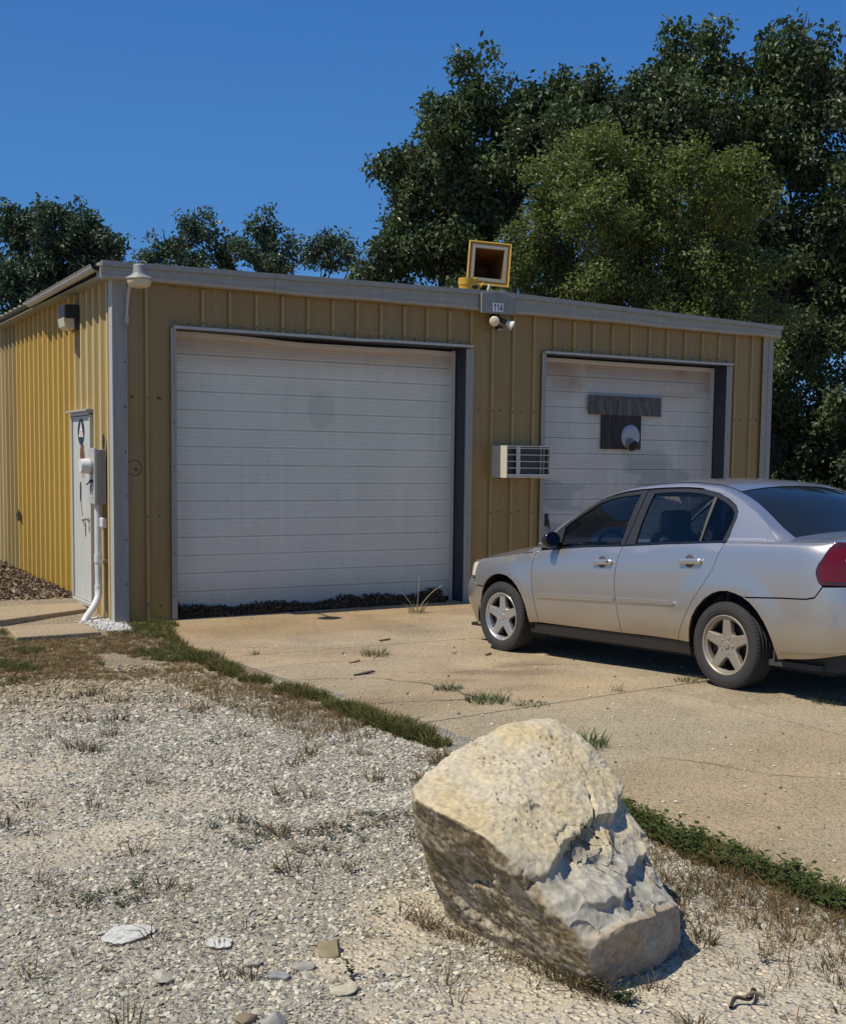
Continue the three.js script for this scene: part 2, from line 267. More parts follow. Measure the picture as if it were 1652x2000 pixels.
  [[[[0.26, 4.01], [0.5, 4.06], [0.82, 4.23], [0.9, 4.5], [0.99, 4.73], [0.97, 5.17], [0.92, 5.69]], 0.012], [[[0.15, 5.36], [0.4, 5.42], [0.77, 5.54], [0.95, 5.62]], 0.016], [[[0.18, 3.3], [0.55, 3.22], [0.9, 3.2], [1.4, 3.35]], 0.008], [[[1.1, 4.0], [1.5, 4.3], [2.2, 4.2], [2.6, 4.5]], 0.008], [[[0.9, 7.35], [1.1, 7.62], [1.25, 7.95], [1.7, 8.3]], 0.006], [[[0.5, 2.0], [0.9, 2.3], [1.3, 2.5]], 0.006]].forEach(([p, w], i) => part('crack', crack(p, w, i * 9), m.crack, root));
}
{   // two stepping slabs by the side door
  const mk = (label, p, y0) => {
    const t = thing('stepping_slab', label, 'paving slab');
    const sh = new THREE.Shape(p.map(([x, z]) => new THREE.Vector2(x, -z))), g = new THREE.ExtrudeGeometry(sh, { depth: 0.05, bevelEnabled: true, bevelSize: 0.012, bevelThickness: 0.012, bevelSegments: 2, steps: 1 });
    g.rotateX(-Math.PI / 2); g.translate(0, y0, 0); part('slab', paint(g, (x, y, z) => { const k = 0.95 + 0.3 * (wn(x * 3, z * 3, 531, 4) - 0.5); return [k, k * 0.98, k * 0.93]; }), m.concrete, t); return t;
  };
  mk('long pale concrete slab in front of the side door, nearer the leaf litter', [[-2.6, -1.2], [-0.93, -1.52], [-0.03, -1.6], [-0.12, -0.86], [-1.1, -0.26], [-2.6, -0.1]], G(-0.5, -1) - 0.035);
  mk('pale concrete slab lying on the grass left of the building corner', [[-1.14, 0.1], [-0.42, 0.13], [-0.42, 0.83], [-1.2, 0.88]], G(-0.8, 0.5) - 0.02);
}
// ---------------------------------------------------------------- the metal building
const FT = 0.3048, BW = 30 * FT, BD = 10.2;
const bld = thing('metal_garage', 'low tan ribbed metal garage building with two white overhead doors', 'garage');
const ridgeY = (x) => x < 4.57 ? lerp(3.64, 3.705, clamp((x + 0.185) / 4.755)) : lerp(3.705, 3.60, (x - 4.57) / 4.675);
const lipY = (x) => 3.505 - 0.03 * clamp((x - 4.57) / 4.67);
function ribbed(x0, x1, y0, y1, ribs, depth = 0.028, foot = 0.062, head = 0.032, ribTop = [1.28, 1.32, 1.5]) {   // section along x, sheet stands along y, rib tops tinted paler; front at z = 0
  const pts = [[x0, 0]]; for (const r of ribs) if (r - foot / 2 > x0 && r + foot / 2 < x1) { pts.push([r - foot / 2, 0], [r - head / 2, depth], [r + head / 2, depth], [r + foot / 2, 0]); } pts.push([x1, 0]);
  const pos = [], uv = [], col = [], top = typeof y1 === 'function' ? y1 : () => y1;
  for (let i = 0; i + 1 < pts.length; i++) { const [a, b] = pts[i], [c, d] = pts[i + 1], q = [[a, y0, b], [c, y0, d], [c, top(c), d], [a, top(a), b]]; const f = b === depth && d === depth ? ribTop : [1, 1, 1]; for (const k of [0, 1, 2, 0, 2, 3]) { pos.push(...q[k]); uv.push(q[k][0] * 0.7 + 0.13, q[k][1] * 0.28); col.push(...f); } }
  const g = new THREE.BufferGeometry(); g.setAttribute('color', new THREE.Float32BufferAttribute(col, 3)); g.setAttribute('position', new THREE.Float32BufferAttribute(pos, 3)); g.setAttribute('uv', new THREE.Float32BufferAttribute(uv, 2)); g.computeVertexNormals(); return g;
}
const ribX = []; for (let k = 1; k < 30; k++) ribX.push(k * FT + 0.003);
const D1 = [0.62, 4.196], D2 = [5.36, 8.372], HEAD = 3.03, REC = 0.22;
{
  const fw = sub('front_wall', bld), base = (x) => G(x, 0) - 0.02;
  const bays = [[0.08, D1[0], 0], [D1[0], 1.52 + 0.07, 1], [1.59, 2.44 + 0.07, 1], [2.51, 3.42, 1], [3.42, D1[1], 1], [D1[1], 4.72, 0], [4.72, D2[0], 0], [D2[0], 6.26, 1], [6.26, 7.18, 1], [7.18, D2[1], 1], [D2[1], BW - 0.08, 0]];
  for (const [a, b, over] of bays) part('wall_panel', ribbed(a, b, over ? HEAD + 0.012 : base((a + b) / 2), (x) => lipY(x) - 0.012, ribX), m.wallFrontShade, fw);
  const sc = []; const sg = new THREE.CylinderGeometry(0.009, 0.009, 0.008, 6).rotateX(Math.PI / 2);
  const dot = (x, y, z = 0.004) => sc.push(sg.clone().translate(x, y, z));
  for (const rx of ribX) if (rx > D1[0] - 0.05 && rx < D1[1] || rx > D2[0] && rx < D2[1]) { dot(rx, HEAD + 0.07, 0.03); dot(rx + 0.15, HEAD + 0.06); dot(rx, lipY(rx) - 0.045, 0.03); }
  for (const rx of ribX) if (rx < D1[0] - 0.1 || rx > D1[1] + 0.02 && rx < D2[0] || rx > D2[1] + 0.06) { for (const y of [2.29, 1.05]) { dot(rx, y, 0.03); dot(rx + 0.13, y + 0.01); } dot(rx, 0.12, 0.03); dot(rx + 0.14, 0.1); }
  for (let y = 0.2; y < 3; y += 0.46) { dot(D1[0] - 0.03, y, 0.03); dot(D1[1] + 0.06, y + 0.1, 0.03); dot(D2[1] + 0.04, y, 0.03); dot(0.075, y + 0.15, 0.036); dot(BW - 0.06, y, 0.036); }
  const s = part('screws', sc, m.screw, fw); s.userData.kind = 'stuff';
}
{   // rusty ring and blotches on the front wall
  const rm = M(0.13, 0.085, 0.035, 0.9), w = bld.children.find((o) => o.name === 'front_wall');
  part('rust_ring', new THREE.RingGeometry(0.074, 0.084, 40).translate(0.172, 1.56, 0.003), rm, w); part('rust_ring', new THREE.RingGeometry(0.0, 0.02, 20).translate(0.19, 1.545, 0.003), rm, w);
  for (const [x, y, s] of [[0.155, 2.3, 0.016], [0.43, 2.29, 0.012], [0.455, 2.29, 0.012]]) part('rust_spot', new THREE.CircleGeometry(s, 12).scale(1.3, 1, 1).translate(x, y, 0.003), m.rust, w);
}
{   // long side wall: corrugated sheets, some faded
  const sw = sub('side_wall', bld), step = 0.273, ribs = []; for (let k = 0; k < 42; k++) ribs.push(0.24 + k * step);
  const back = ribs.map((r) => -r).reverse();
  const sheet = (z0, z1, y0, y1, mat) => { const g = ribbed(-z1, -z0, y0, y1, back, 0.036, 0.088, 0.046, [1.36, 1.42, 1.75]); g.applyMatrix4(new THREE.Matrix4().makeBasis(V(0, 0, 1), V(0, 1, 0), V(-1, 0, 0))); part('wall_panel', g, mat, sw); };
  const DZ = [0.93, 1.78], tp = 3.5;
  sheet(0.03, DZ[0], -0.05, tp, m.wallPale); sheet(DZ[0], DZ[1], 2.18, tp, m.wallPale);
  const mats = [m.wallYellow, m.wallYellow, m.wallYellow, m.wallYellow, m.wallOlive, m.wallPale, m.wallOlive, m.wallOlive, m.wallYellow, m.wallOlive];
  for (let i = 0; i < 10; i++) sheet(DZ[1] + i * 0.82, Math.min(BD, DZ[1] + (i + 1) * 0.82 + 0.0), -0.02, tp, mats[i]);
  part('back_wall', box(0.05, BW - 0.05, -0.1, 3.55, -BD - 0.04, -BD), m.wallPlain, bld); part('right_wall', box(BW - 0.06, BW - 0.004, -0.1, 3.5, -BD, -0.05), m.wallPlain, bld);
  part('base_sill', box(0.02, 0.07, -0.12, 0.06, -BD, -0.02), m.galv, bld);
  // flashing nicked open far along the wall
  // side door
  const dr = sub('side_door', bld); const dx = -0.02;
  part('door_leaf', box(dx - 0.012, dx + 0.03, 0.05, 2.13, -1.745, -0.965, 0.004), m.doorGrey, dr);
  part('door_frame', [box(dx - 0.03, dx + 0.04, 0.02, 2.15, -1.79, -1.752), box(dx - 0.03, dx + 0.04, 0.02, 2.15, -0.958, -0.92), box(dx - 0.03, dx + 0.04, 2.137, 2.175, -1.79, -0.92)], m.doorGrey, dr);
  part('drip_cap', box(dx - 0.075, dx + 0.02, 2.178, 2.196, -1.85, -0.88), m.trimWhite, dr); part('threshold', box(dx - 0.05, dx + 0.04, 0.005, 0.045, -1.79, -0.92), m.trimWhite, dr);
  part('door_handle', [new THREE.SphereGeometry(0.03, 16, 12).scale(0.7, 1, 1).translate(dx - 0.075, 0.98, -1.06), rod([dx - 0.01, 0.98, -1.06], [dx - 0.07, 0.98, -1.06], 0.014), new THREE.CylinderGeometry(0.032, 0.032, 0.012, 16).rotateZ(Math.PI / 2).translate(dx - 0.018, 0.98, -1.06)], m.steel, dr);
  const flake = (y, z, w, h, mat, seed) => { const sh = new THREE.Shape(), n = 18, r = rng(seed); for (let i = 0; i < n; i++) { const a = i / n * 6.283, q = 0.72 + 0.5 * r(), px = Math.cos(a) * w / 2 * q, py = Math.sign(Math.sin(a)) * Math.pow(Math.abs(Math.sin(a)), 0.6) * h / 2 * q; i ? sh.lineTo(px, py) : sh.moveTo(px, py); } const g = new THREE.ExtrudeGeometry(sh, { depth: 0.002, bevelEnabled: false }); g.rotateY(-Math.PI / 2); return part('rust_patch', g.translate(dx - 0.0125, y, z), mat, dr); };
  flake(1.70, -1.33, 0.2, 0.3, m.rust, 3); flake(1.5, -1.3, 0.13, 0.12, M(0.42, 0.33, 0.2, 0.9), 4); flake(1.27, -1.42, 0.08, 0.24, m.black, 8); flake(0.86, -1.22, 0.05, 0.16, m.rust, 9);
  part('rust_streak', tube([[dx - 0.0135, 1.15, -1.4], [dx - 0.0135, 1.02, -1.34], [dx - 0.0135, 0.9, -1.26]], 0.006, 12, 5), m.rust, dr);
  // round civil sticker: dark disc, white triangle, small letters
  const c = document.createElement('canvas'); c.width = c.height = 256; const x = c.getContext('2d');
  x.fillStyle = '#1a2230'; x.fillRect(0, 0, 256, 256); x.fillStyle = '#e4e2dc'; x.beginPath(); x.moveTo(128, 28); x.lineTo(214, 178); x.lineTo(42, 178); x.closePath(); x.fill(); x.fillStyle = '#b3252b'; x.font = 'bold 66px sans-serif'; x.textAlign = 'center'; x.fillText('CD', 128, 168);
  const ct = new THREE.CanvasTexture(c); ct.colorSpace = THREE.SRGBColorSpace;
  const st = part('round_sticker', new THREE.CylinderGeometry(0.15, 0.15, 0.002, 40).rotateZ(Math.PI / 2).translate(dx - 0.0135, 1.955, -1.37), m.black, dr);
  part('sticker_print', new THREE.CircleGeometry(0.149, 40).rotateY(-Math.PI / 2).translate(dx - 0.0155, 1.955, -1.37), M(1, 1, 1, 0.5, 0, { map: ct }), dr);
  const hole = (y, z, w, h, seed) => { const sh = new THREE.Shape(), r = rng(seed); for (let i = 0; i < 16; i++) { const a = i / 16 * 6.283, q = 0.6 + 0.6 * r(); const px = Math.cos(a) * w * q, py = Math.sin(a) * h * q; i ? sh.lineTo(px, py) : sh.moveTo(px, py); } const g = new THREE.ExtrudeGeometry(sh, { depth: 0.003, bevelEnabled: false }); g.rotateY(-Math.PI / 2); part('torn_hole', g.translate(-0.037, y, z), m.dark, sw); };
  hole(1.83, -0.4, 0.05, 0.1, 5); hole(0.85, -4.9, 0.12, 0.1, 6);
}
{   // corner trims, fascia, roof, gutter
  const ct = sub('corner_trim', bld); const yb = G(0, 0) - 0.05;
  part('trim_face', box(-0.05, 0.1, yb, 3.49, 0.028, 0.036), m.galv, ct); part('trim_return', box(-0.056, -0.05, yb, 3.49, -0.09, 0.036), m.trimWhite, ct);
  const c2 = sub('corner_trim', bld); part('trim_face', box(BW - 0.11, BW + 0.075, -0.08, 3.47, 0.028, 0.036), m.galv, c2); part('trim_return', box(BW + 0.075, BW + 0.081, -0.08, 3.47, -0.1, 0.036), m.galv, c2); part('trim_fold', box(BW - 0.012, BW - 0.002, -0.08, 3.47, 0.036, 0.043), m.galv, c2);
  const fa = sub('fascia', bld); const Z = 0.15;
  const strip = (xa, xb, ya, yb2, z0, z1) => { const g = new THREE.BoxGeometry(xb - xa, 1, z1 - z0, 40, 1, 1).translate((xa + xb) / 2, 0.5, (z0 + z1) / 2), p = g.attributes.position; for (let i = 0; i < p.count; i++) { const x = p.getX(i); p.setY(i, lerp(ya(x), yb2(x), p.getY(i))); } g.computeVertexNormals(); return g; };
  const w = (x) => 0.004 * Math.sin(x * 2.3) + 0.003 * Math.sin(x * 5.1);
  for (const [a, b] of [[-0.185, 1.68], [1.684, 4.57], [4.574, 8.0], [8.004, 9.245]]) {
    const dz = 0.004 * (wn(a, 2, 600, 1) - 0.5);
    part('fascia_face', strip(a, b, (x) => lipY(x) + w(x), (x) => ridgeY(x) - 0.056, Z - 0.006 + dz, Z + dz), m.galv, fa);
    part('fascia_cap', strip(a, b, (x) => ridgeY(x) - 0.055, (x) => ridgeY(x), Z - 0.02, Z + 0.03), m.galv, fa);
    part('fascia_lip', strip(a, b, (x) => lipY(x) - 0.034 + w(x), (x) => lipY(x) + w(x) - 0.002, 0.036, Z + 0.004 + dz), m.lip, fa);
  }
  part('fascia_end', box(-0.193, -0.186, 3.47, 3.63, -0.02, Z - 0.008), m.galv, fa); part('fascia_end', box(9.246, 9.252, 3.44, 3.59, -0.3, Z - 0.008), m.galv, fa);
  // roof sheets with their ribs across the eave
  const rf = sub('roof', bld); const mk = (xa, xb, nm) => { const pts = [], n = 34; for (let i = 0; i < n; i++) { const z = -0.02 - i * 0.3; pts.push([0, z + 0.16], [0, z + 0.06], [0.032, z + 0.03], [0.032, z - 0.03], [0, z - 0.06]); } const g = profile(pts, 0, 1, 0.5), p = g.attributes.position; for (let i = 0; i < p.count; i++) { const x = lerp(xa, xb, p.getX(i)); p.setXYZ(i, x, ridgeY(x) - 0.05 + p.getY(i), p.getZ(i)); } g.computeVertexNormals(); part('roof_sheet', g, m.galv, rf); };
  mk(-0.2, 4.57); mk(4.57, 9.24); part('roof_deck', box(0.0, BW, 3.5, 3.53, -BD, -0.02), m.dark, rf);
  part('eave_soffit', box(-0.185, -0.0, 3.5, 3.508, -BD, -0.02), m.galv, rf);
  const gu = sub('gutter', bld); const sec = []; for (let i = 0; i <= 8; i++) { const a = Math.PI * (1 + i / 8); sec.push([3.59 + 0.05 * Math.sin(a), -0.225 + 0.052 * Math.cos(a)]); }
  const gp = [[3.602, -0.288], [3.59, -0.277], ...sec.slice(0), [3.61, -0.17]], gg = profile(gp, 0, 1); const q = gg.attributes.position; for (let i = 0; i < q.count; i++) { const t = q.getX(i), y = q.getY(i), z = q.getZ(i); q.setXYZ(i, z, y - 0.03 * t, lerp(0.1, -3.1, t)); } gg.computeVertexNormals();
  part('gutter_trough', gg, m.trimWhite, gu); const es = new THREE.Shape(sec.map(([y, x]) => new THREE.Vector2(x, y))); part('gutter_end', new THREE.ExtrudeGeometry(es, { depth: 0.006, bevelEnabled: false }).translate(0, 0, 0.096), m.dark, gu);
  for (const z of [-0.5, -1.3, -2.1, -2.9]) part('gutter_strap', box(-0.3, -0.16, 3.585, 3.593, z - 0.012, z + 0.012), m.galv, gu);
}
// overhead doors
function overheadDoor(label, [xa, xb], mat, n, y0, ytop, sag) {
  const d = sub('overhead_door', bld); d.userData.label = label; const z = -REC, h = (ytop - y0) / n;
  for (let i = 0; i < n; i++) {
    const a = y0 + i * h, b = a + h, deep = i % 2 ? 0.006 : 0.010, f = (t) => a + t * h;
    const pts = [[a + 0.0, z - 0.011], [a + 0.001, z - 0.003], [a + 0.004, z]];
    for (const t of [0.22, 0.36, 0.5, 0.64, 0.78]) pts.push([f(t) - 0.006, z], [f(t) - 0.002, z - 0.0032], [f(t) + 0.002, z - 0.0032], [f(t) + 0.006, z]);
    pts.push([b - 0.010, z], [b - 0.007, z - deep], [b - 0.001, z - 0.011]);
    const g = profile(pts, xa - 0.02, xb - 0.055), p = g.attributes.position, uv = g.attributes.uv;
    for (let k = 0; k < p.count; k++) { uv.setXY(k, (p.getX(k) - xa) / (xb - xa), (p.getY(k) - y0) / (ytop - y0)); p.setZ(k, p.getZ(k) + 0.004 * (hash(i, n, 3) - 0.5)); }
    part('door_slat', g, mat, d);
  }
  part('door_backing', box(xa - 0.05, xb + 0.05, y0 - 0.1, HEAD + 0.06, z - 0.06, z - 0.018), m.dark, d);
  part('door_stop', [box(xb - 0.055, xb - 0.012, -0.03, ytop + 0.015, z - 0.01, z + 0.02), ...[0, 1].map((k) => { const g = new THREE.BoxGeometry(xb - xa - 0.04, 0.028, 0.03, 24, 1, 1), p = g.attributes.position; for (let i = 0; i < p.count; i++) p.setY(i, p.getY(i) + sag * (0.022 - 0.042 * smooth(-1.5, 0.05, p.getX(i)) + 0.01 * smooth(0.2, 1.2, p.getX(i))) + 0.003 * sag * Math.sin(p.getX(i) * 6) + (k ? -0.022 : 0)); g.computeVertexNormals(); return g.translate((xa + xb) / 2 - 0.02, ytop + 0.0, z + 0.004 + k * 0.004); })], m.stop, d);
  const fr = sub('door_frame', bld);
  part('jamb', box(xb, xb + 0.006, -0.06, HEAD, z - 0.02, 0.027), m.jambBlue, fr); part('jamb', box(xa - 0.006, xa, -0.06, HEAD, z - 0.02, 0.027), m.jambBlue, fr);
  part('head_lining', box(xa, xb, HEAD - 0.006, HEAD, z - 0.02, 0.027), m.jambBlue, fr);
  part('side_trim', box(xa - 0.058, xa + 0.002, -0.05, HEAD + 0.004, 0.027, 0.034), m.galv, fr); part('side_trim', box(xb, xb + 0.1, -0.05, HEAD - 0.02, 0.027, 0.034), m.galv, fr);
  const hg = new THREE.BoxGeometry(xb - xa + 0.12, 0.028, 0.045, 60, 1, 1), p = hg.attributes.position; for (let i = 0; i < p.count; i++) { const t = p.getX(i) / (xb - xa) + 0.5; p.setY(i, p.getY(i) - sag * 0.006 * Math.exp(-((t - 0.58) ** 2) / 0.004) + sag * 0.008 * smooth(0.4, 1, t)); } hg.computeVertexNormals();
  part('head_flashing', hg.translate((xa + xb) / 2 + 0.03, HEAD + 0.008, 0.04), m.trimWhite, fr);
  return d;
}
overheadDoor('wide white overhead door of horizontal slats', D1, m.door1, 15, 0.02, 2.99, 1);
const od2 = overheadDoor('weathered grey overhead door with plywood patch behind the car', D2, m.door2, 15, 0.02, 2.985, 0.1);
{
  const z = -REC + 0.002;
  const bx = (a, b, y0, y1, d0, d1) => box(a, b, y0, y1, z + d0, z + d1, 0.004);
  const uvp = (g, s) => { const p = g.attributes.position, n = g.attributes.normal, u = g.attributes.uv; for (let i = 0; i < p.count; i++) u.setXY(i, p.getX(i) * s, p.getY(i) * s); return g; };
  // the plane of the door lies 0.12 m behind the one the positions were read on
  const k = (x) => x + 0.075;
  part('plywood_board', uvp(bx(k(6.13), k(7.33), 2.305, 2.555, 0.028, 0.048).rotateZ(0), 0.8), m.ply, od2); part('plywood_patch', uvp(bx(k(6.35), k(7.01), 1.86, 2.31, 0.004, 0.026), 0.8), m.plyDark, od2);
  const cap = new THREE.LatheGeometry([[0.0, 0.03], [0.09, 0.028], [0.135, 0.02], [0.15, 0.008], [0.155, 0]].map(([x, y]) => new THREE.Vector2(x, y)), 40).rotateX(Math.PI / 2);
  part('vent_cap', cap.scale(1, 1.05, 1).translate(k(6.83), 2.03, z + 0.028), m.steel, od2);
  part('exhaust_pipe', [new THREE.CylinderGeometry(0.075, 0.07, 0.1, 24, 1, true).rotateX(Math.PI / 2 + 0.5).translate(k(6.8), 1.925, z + 0.09)], m.steel, od2); part('pipe_mouth', new THREE.CylinderGeometry(0.056, 0.056, 0.06, 24).rotateX(Math.PI / 2 + 0.5).translate(k(6.8), 1.918, z + 0.105), m.dark, od2);
  part('door_pull', [box(k(5.49), k(5.525), 0.86, 1.02, z, z + 0.03, 0.004), rod([k(5.53), 0.96, z + 0.02], [k(5.55), 0.82, z + 0.02], 0.008)], m.screw, od2);
}
{   // number box at the ridge
  const t = thing('number_box', 'grey metal ridge box with number 114 on the fascia', 'sign', [4.53, 3.44, 0.15]);
  const sh = new THREE.Shape([[-0.235, 0], [0.235, 0.0], [0.235, 0.205], [0.05, 0.245], [-0.06, 0.25], [-0.235, 0.225]].map(([x, y]) => new THREE.Vector2(x, y)));
  part('cover', new THREE.ExtrudeGeometry(sh, { depth: 0.05, bevelEnabled: true, bevelSize: 0.004, bevelThickness: 0.004, bevelSegments: 1 }).translate(0, 0, 0.004), m.plateGrey, t);
  const pl = part('number_plate', box(-0.085, 0.062, 0.018, 0.118, 0.0585, 0.062), m.white, t);
  const font = await new FontLoader().loadAsync('fonts/droid/droid_sans_bold.typeface.json');
  const ng = new TextGeometry('114', { font, size: 0.083, depth: 0.0015, curveSegments: 6 }); ng.computeBoundingBox(); const w = ng.boundingBox.max.x - ng.boundingBox.min.x; ng.scale(0.122 / w, 1, 1).translate(-0.074, 0.026, 0.062);
  part('digits', ng, m.ink, pl);
}
{   // twin floodlight with sensor
  const t = thing('twin_floodlight', 'black twin floodlight with motion sensor below the number box', 'floodlight', [4.57, 3.4, 0.04]);
  part('mount', [new THREE.CylinderGeometry(0.055, 0.06, 0.05, 20).rotateX(Math.PI / 2).translate(0, 0.0, 0.03), box(-0.035, 0.035, -0.055, 0.04, 0.03, 0.1, 0.012)], m.black, t);
  const lampAt = (p, d, mat) => { const g = sub('lamp_head', t); const D = V(...d).normalize(), q = new THREE.Quaternion().setFromUnitVectors(V(0, 1, 0), D); const put = (geo) => geo.applyQuaternion(q).translate(...p); part('lamp_socket', put(new THREE.CylinderGeometry(0.028, 0.022, 0.09, 16).translate(0, -0.06, 0)), m.black, g); part('reflector_bulb', put(new THREE.LatheGeometry([[0.02, -0.02], [0.03, 0.0], [0.058, 0.06], [0.06, 0.07], [0.045, 0.082], [0, 0.088]].map(([a, b]) => new THREE.Vector2(a, b)), 24)), mat, g); };
  lampAt([-0.1, -0.055, 0.17], [-0.5, -0.15, 0.8], M(0.72, 0.62, 0.42, 0.3)); lampAt([0.11, -0.06, 0.13], [0.75, -0.45, 0.35], m.bulb);
  part('lamp_arm', [rod([0, -0.02, 0.08], [-0.09, -0.05, 0.13], 0.016), rod([0, -0.02, 0.08], [0.09, -0.04, 0.11], 0.018)], m.black, t);
  const s = part('motion_sensor', [box(-0.04, 0.04, -0.15, -0.1, 0.08, 0.15, 0.014), rod([0, -0.03, 0.08], [0, -0.11, 0.11], 0.012)], m.black, t); part('sensor_window', box(-0.03, 0.03, -0.152, -0.138, 0.1, 0.152, 0.005), M(0.5, 0.45, 0.4, 0.4), s);
}
{   // siren horn on the roof
  const t = thing('siren_horn', 'yellow square warning siren horn standing on the roof ridge', 'siren', [4.78, 3.62, -0.8]);
  part('mast', [new THREE.CylinderGeometry(0.085, 0.085, 0.34, 28).translate(-0.09, 0.17, -0.02)], m.yellow, t); part('mast_collar', [new THREE.CylinderGeometry(0.092, 0.092, 0.085, 28).translate(-0.09, 0.33, -0.02), box(-0.03, 0.02, 0.29, 0.37, 0.0, 0.05, 0.006)], m.yellow, t);
  const h = sub('horn', t); h.position.set(0.235, 0.58, 0.02); h.rotation.set(-0.05, -0.40, -0.09); const S = 0.265;
  const wall = (s, l) => { const o = []; for (const [ax, sg] of [['x', 1], ['x', -1], ['y', 1], ['y', -1]]) { const g = grid(1, 1, (u, v) => { const e = lerp(S, 0.1, v), a = (u - 0.5) * 2 * e * s, b = sg * e * s, z = -v * l; return ax === 'x' ? [b, a, z] : [a, b, z]; }); o.push(g); } return o; };
  part('horn_bell', wall(1, 0.62), m.yellow, h); part('horn_throat', [...wall(0.72, 0.6), new THREE.PlaneGeometry(0.16, 0.16).translate(0, 0, -0.58)], m.yellowIn, h);
  const frame = (o, i, z0, z1) => [box(-o, o, i, o, z0, z1), box(-o, o, -o, -i, z0, z1), box(-o, -i, -i, i, z0, z1), box(i, o, -i, i, z0, z1)];
  part('horn_rim', frame(S + 0.008, S - 0.004, -0.03, 0.014), M(0.82, 0.52, 0.09, 0.45), h); part('horn_flange', frame(S - 0.005, S * 0.7, -0.02, -0.004), M(0.36, 0.2, 0.035, 0.6), h); part('grille_frame', frame(S * 0.855, S * 0.715, -0.004, 0.008), m.galv, h);
  part('support_arm', [box(-0.06, 0.16, 0.3, 0.36, -0.03, 0.03, 0.01), rod([-0.06, 0.12, 0], [0.17, 0.33, 0], 0.016)].map((g, i) => i ? g : g.rotateZ(0.42).translate(0.06, -0.0, 0)), m.yellow, t);
  part('brace_rod', rod([0.1, 0.1, 0.16], [0.19, 0.3, 0.1], 0.012), m.trimWhite, t);
}
{   // dusk-to-dawn lamp on the corner
  const t = thing('yard_lamp', 'grey dome yard light on a short arm at the front corner', 'lamp', [0.07, 3.0, 0.0]);
  part('arm', tube([[0.02, 0.05, 0.05], [0.025, 0.16, 0.05], [0.03, 0.3, 0.07], [0.025, 0.42, 0.18], [0.01, 0.47, 0.36], [0.0, 0.48, 0.52]], 0.017, 30, 10), m.trimWhite, t); part('bracket', [box(-0.01, 0.05, 0.03, 0.12, 0.036, 0.06, 0.004), rod([0.02, -0.02, 0.05], [0.02, 0.06, 0.05], 0.01)], m.galv, t);
  const L = (p) => new THREE.LatheGeometry(p.map(([a, b]) => new THREE.Vector2(a, b)), 36), z = 0.58;
  part('cap', L([[0, 0.165], [0.05, 0.163], [0.056, 0.15], [0.062, 0.085], [0.075, 0.062], [0.085, 0.05]]).translate(0, 0.4, z), m.greyBox, t); part('shade', L([[0.08, 0.055], [0.115, 0.04], [0.128, 0.022], [0.126, 0.012], [0.1, 0.02], [0.08, 0.03]]).translate(0, 0.4, z), m.galv, t); part('refractor', L([[0.118, 0.02], [0.117, -0.01], [0.105, -0.045], [0.07, -0.062], [0, -0.066]]).translate(0, 0.4, z), m.lens, t);
}
{   // wall pack on the side wall
  const t = thing('wall_pack_light', 'dark topped wall light with amber lens under the side eave', 'light', [-0.036, 3.1, -1.5]);
  part('housing', [box(-0.17, 0, 0.11, 0.27, -0.14, 0.14, 0.012), box(-0.06, 0.0, 0.0, 0.12, -0.145, 0.145, 0.006)], m.black, t);
  const s = new THREE.Shape([[-0.175, 0.115], [-0.06, 0.115], [-0.06, 0.004], [-0.12, 0.0], [-0.16, 0.03]].map(([x, y]) => new THREE.Vector2(x, y))); part('amber_lens', new THREE.ExtrudeGeometry(s, { depth: 0.26, bevelEnabled: true, bevelSize: 0.006, bevelThickness: 0.006 }).translate(0, 0, -0.13), m.lens, t);
}
{   // window air conditioner through the wall
  const t = thing('air_conditioner', 'boxy off-white window air conditioner in the front wall between doors', 'air conditioner', [4.585, 1.49, 0]); const W = 0.645, H = 0.38, D = 0.355;
  part('casing', [box(0, W, H - 0.012, H, 0, D), box(0, W, 0, 0.012, 0, D), box(0, 0.012, 0.012, H - 0.012, 0, D), box(W - 0.012, W, 0.012, H - 0.012, 0, D), box(0.0, W, -0.008, 0, 0.0, D - 0.01)], m.acWhite, t);
  part('coil', box(0.012, W - 0.012, 0.012, H - 0.012, D - 0.1, D - 0.05), m.fins, t);
  for (let i = 0; i < 5; i++) part('grille_bar', box(0.01, W - 0.01, 0.028 + i * 0.079 - (i === 0 ? 0.012 : 0), 0.038 + i * 0.079, D - 0.008, D + 0.003), m.acWhite, t);
  for (const [a, b] of [[0.003, 0.016], [0.145, 0.2], [0.5, 0.505], [0.545, 0.549], [W - 0.016, W - 0.003]]) part('grille_post', box(a, b, 0.008, H - 0.008, D - 0.016, D - 0.0082), m.acWhite, t);
  part('rust_streak', box(0.05, 0.5, -0.02, -0.008, 0.032, 0.2), m.rust, t);
}
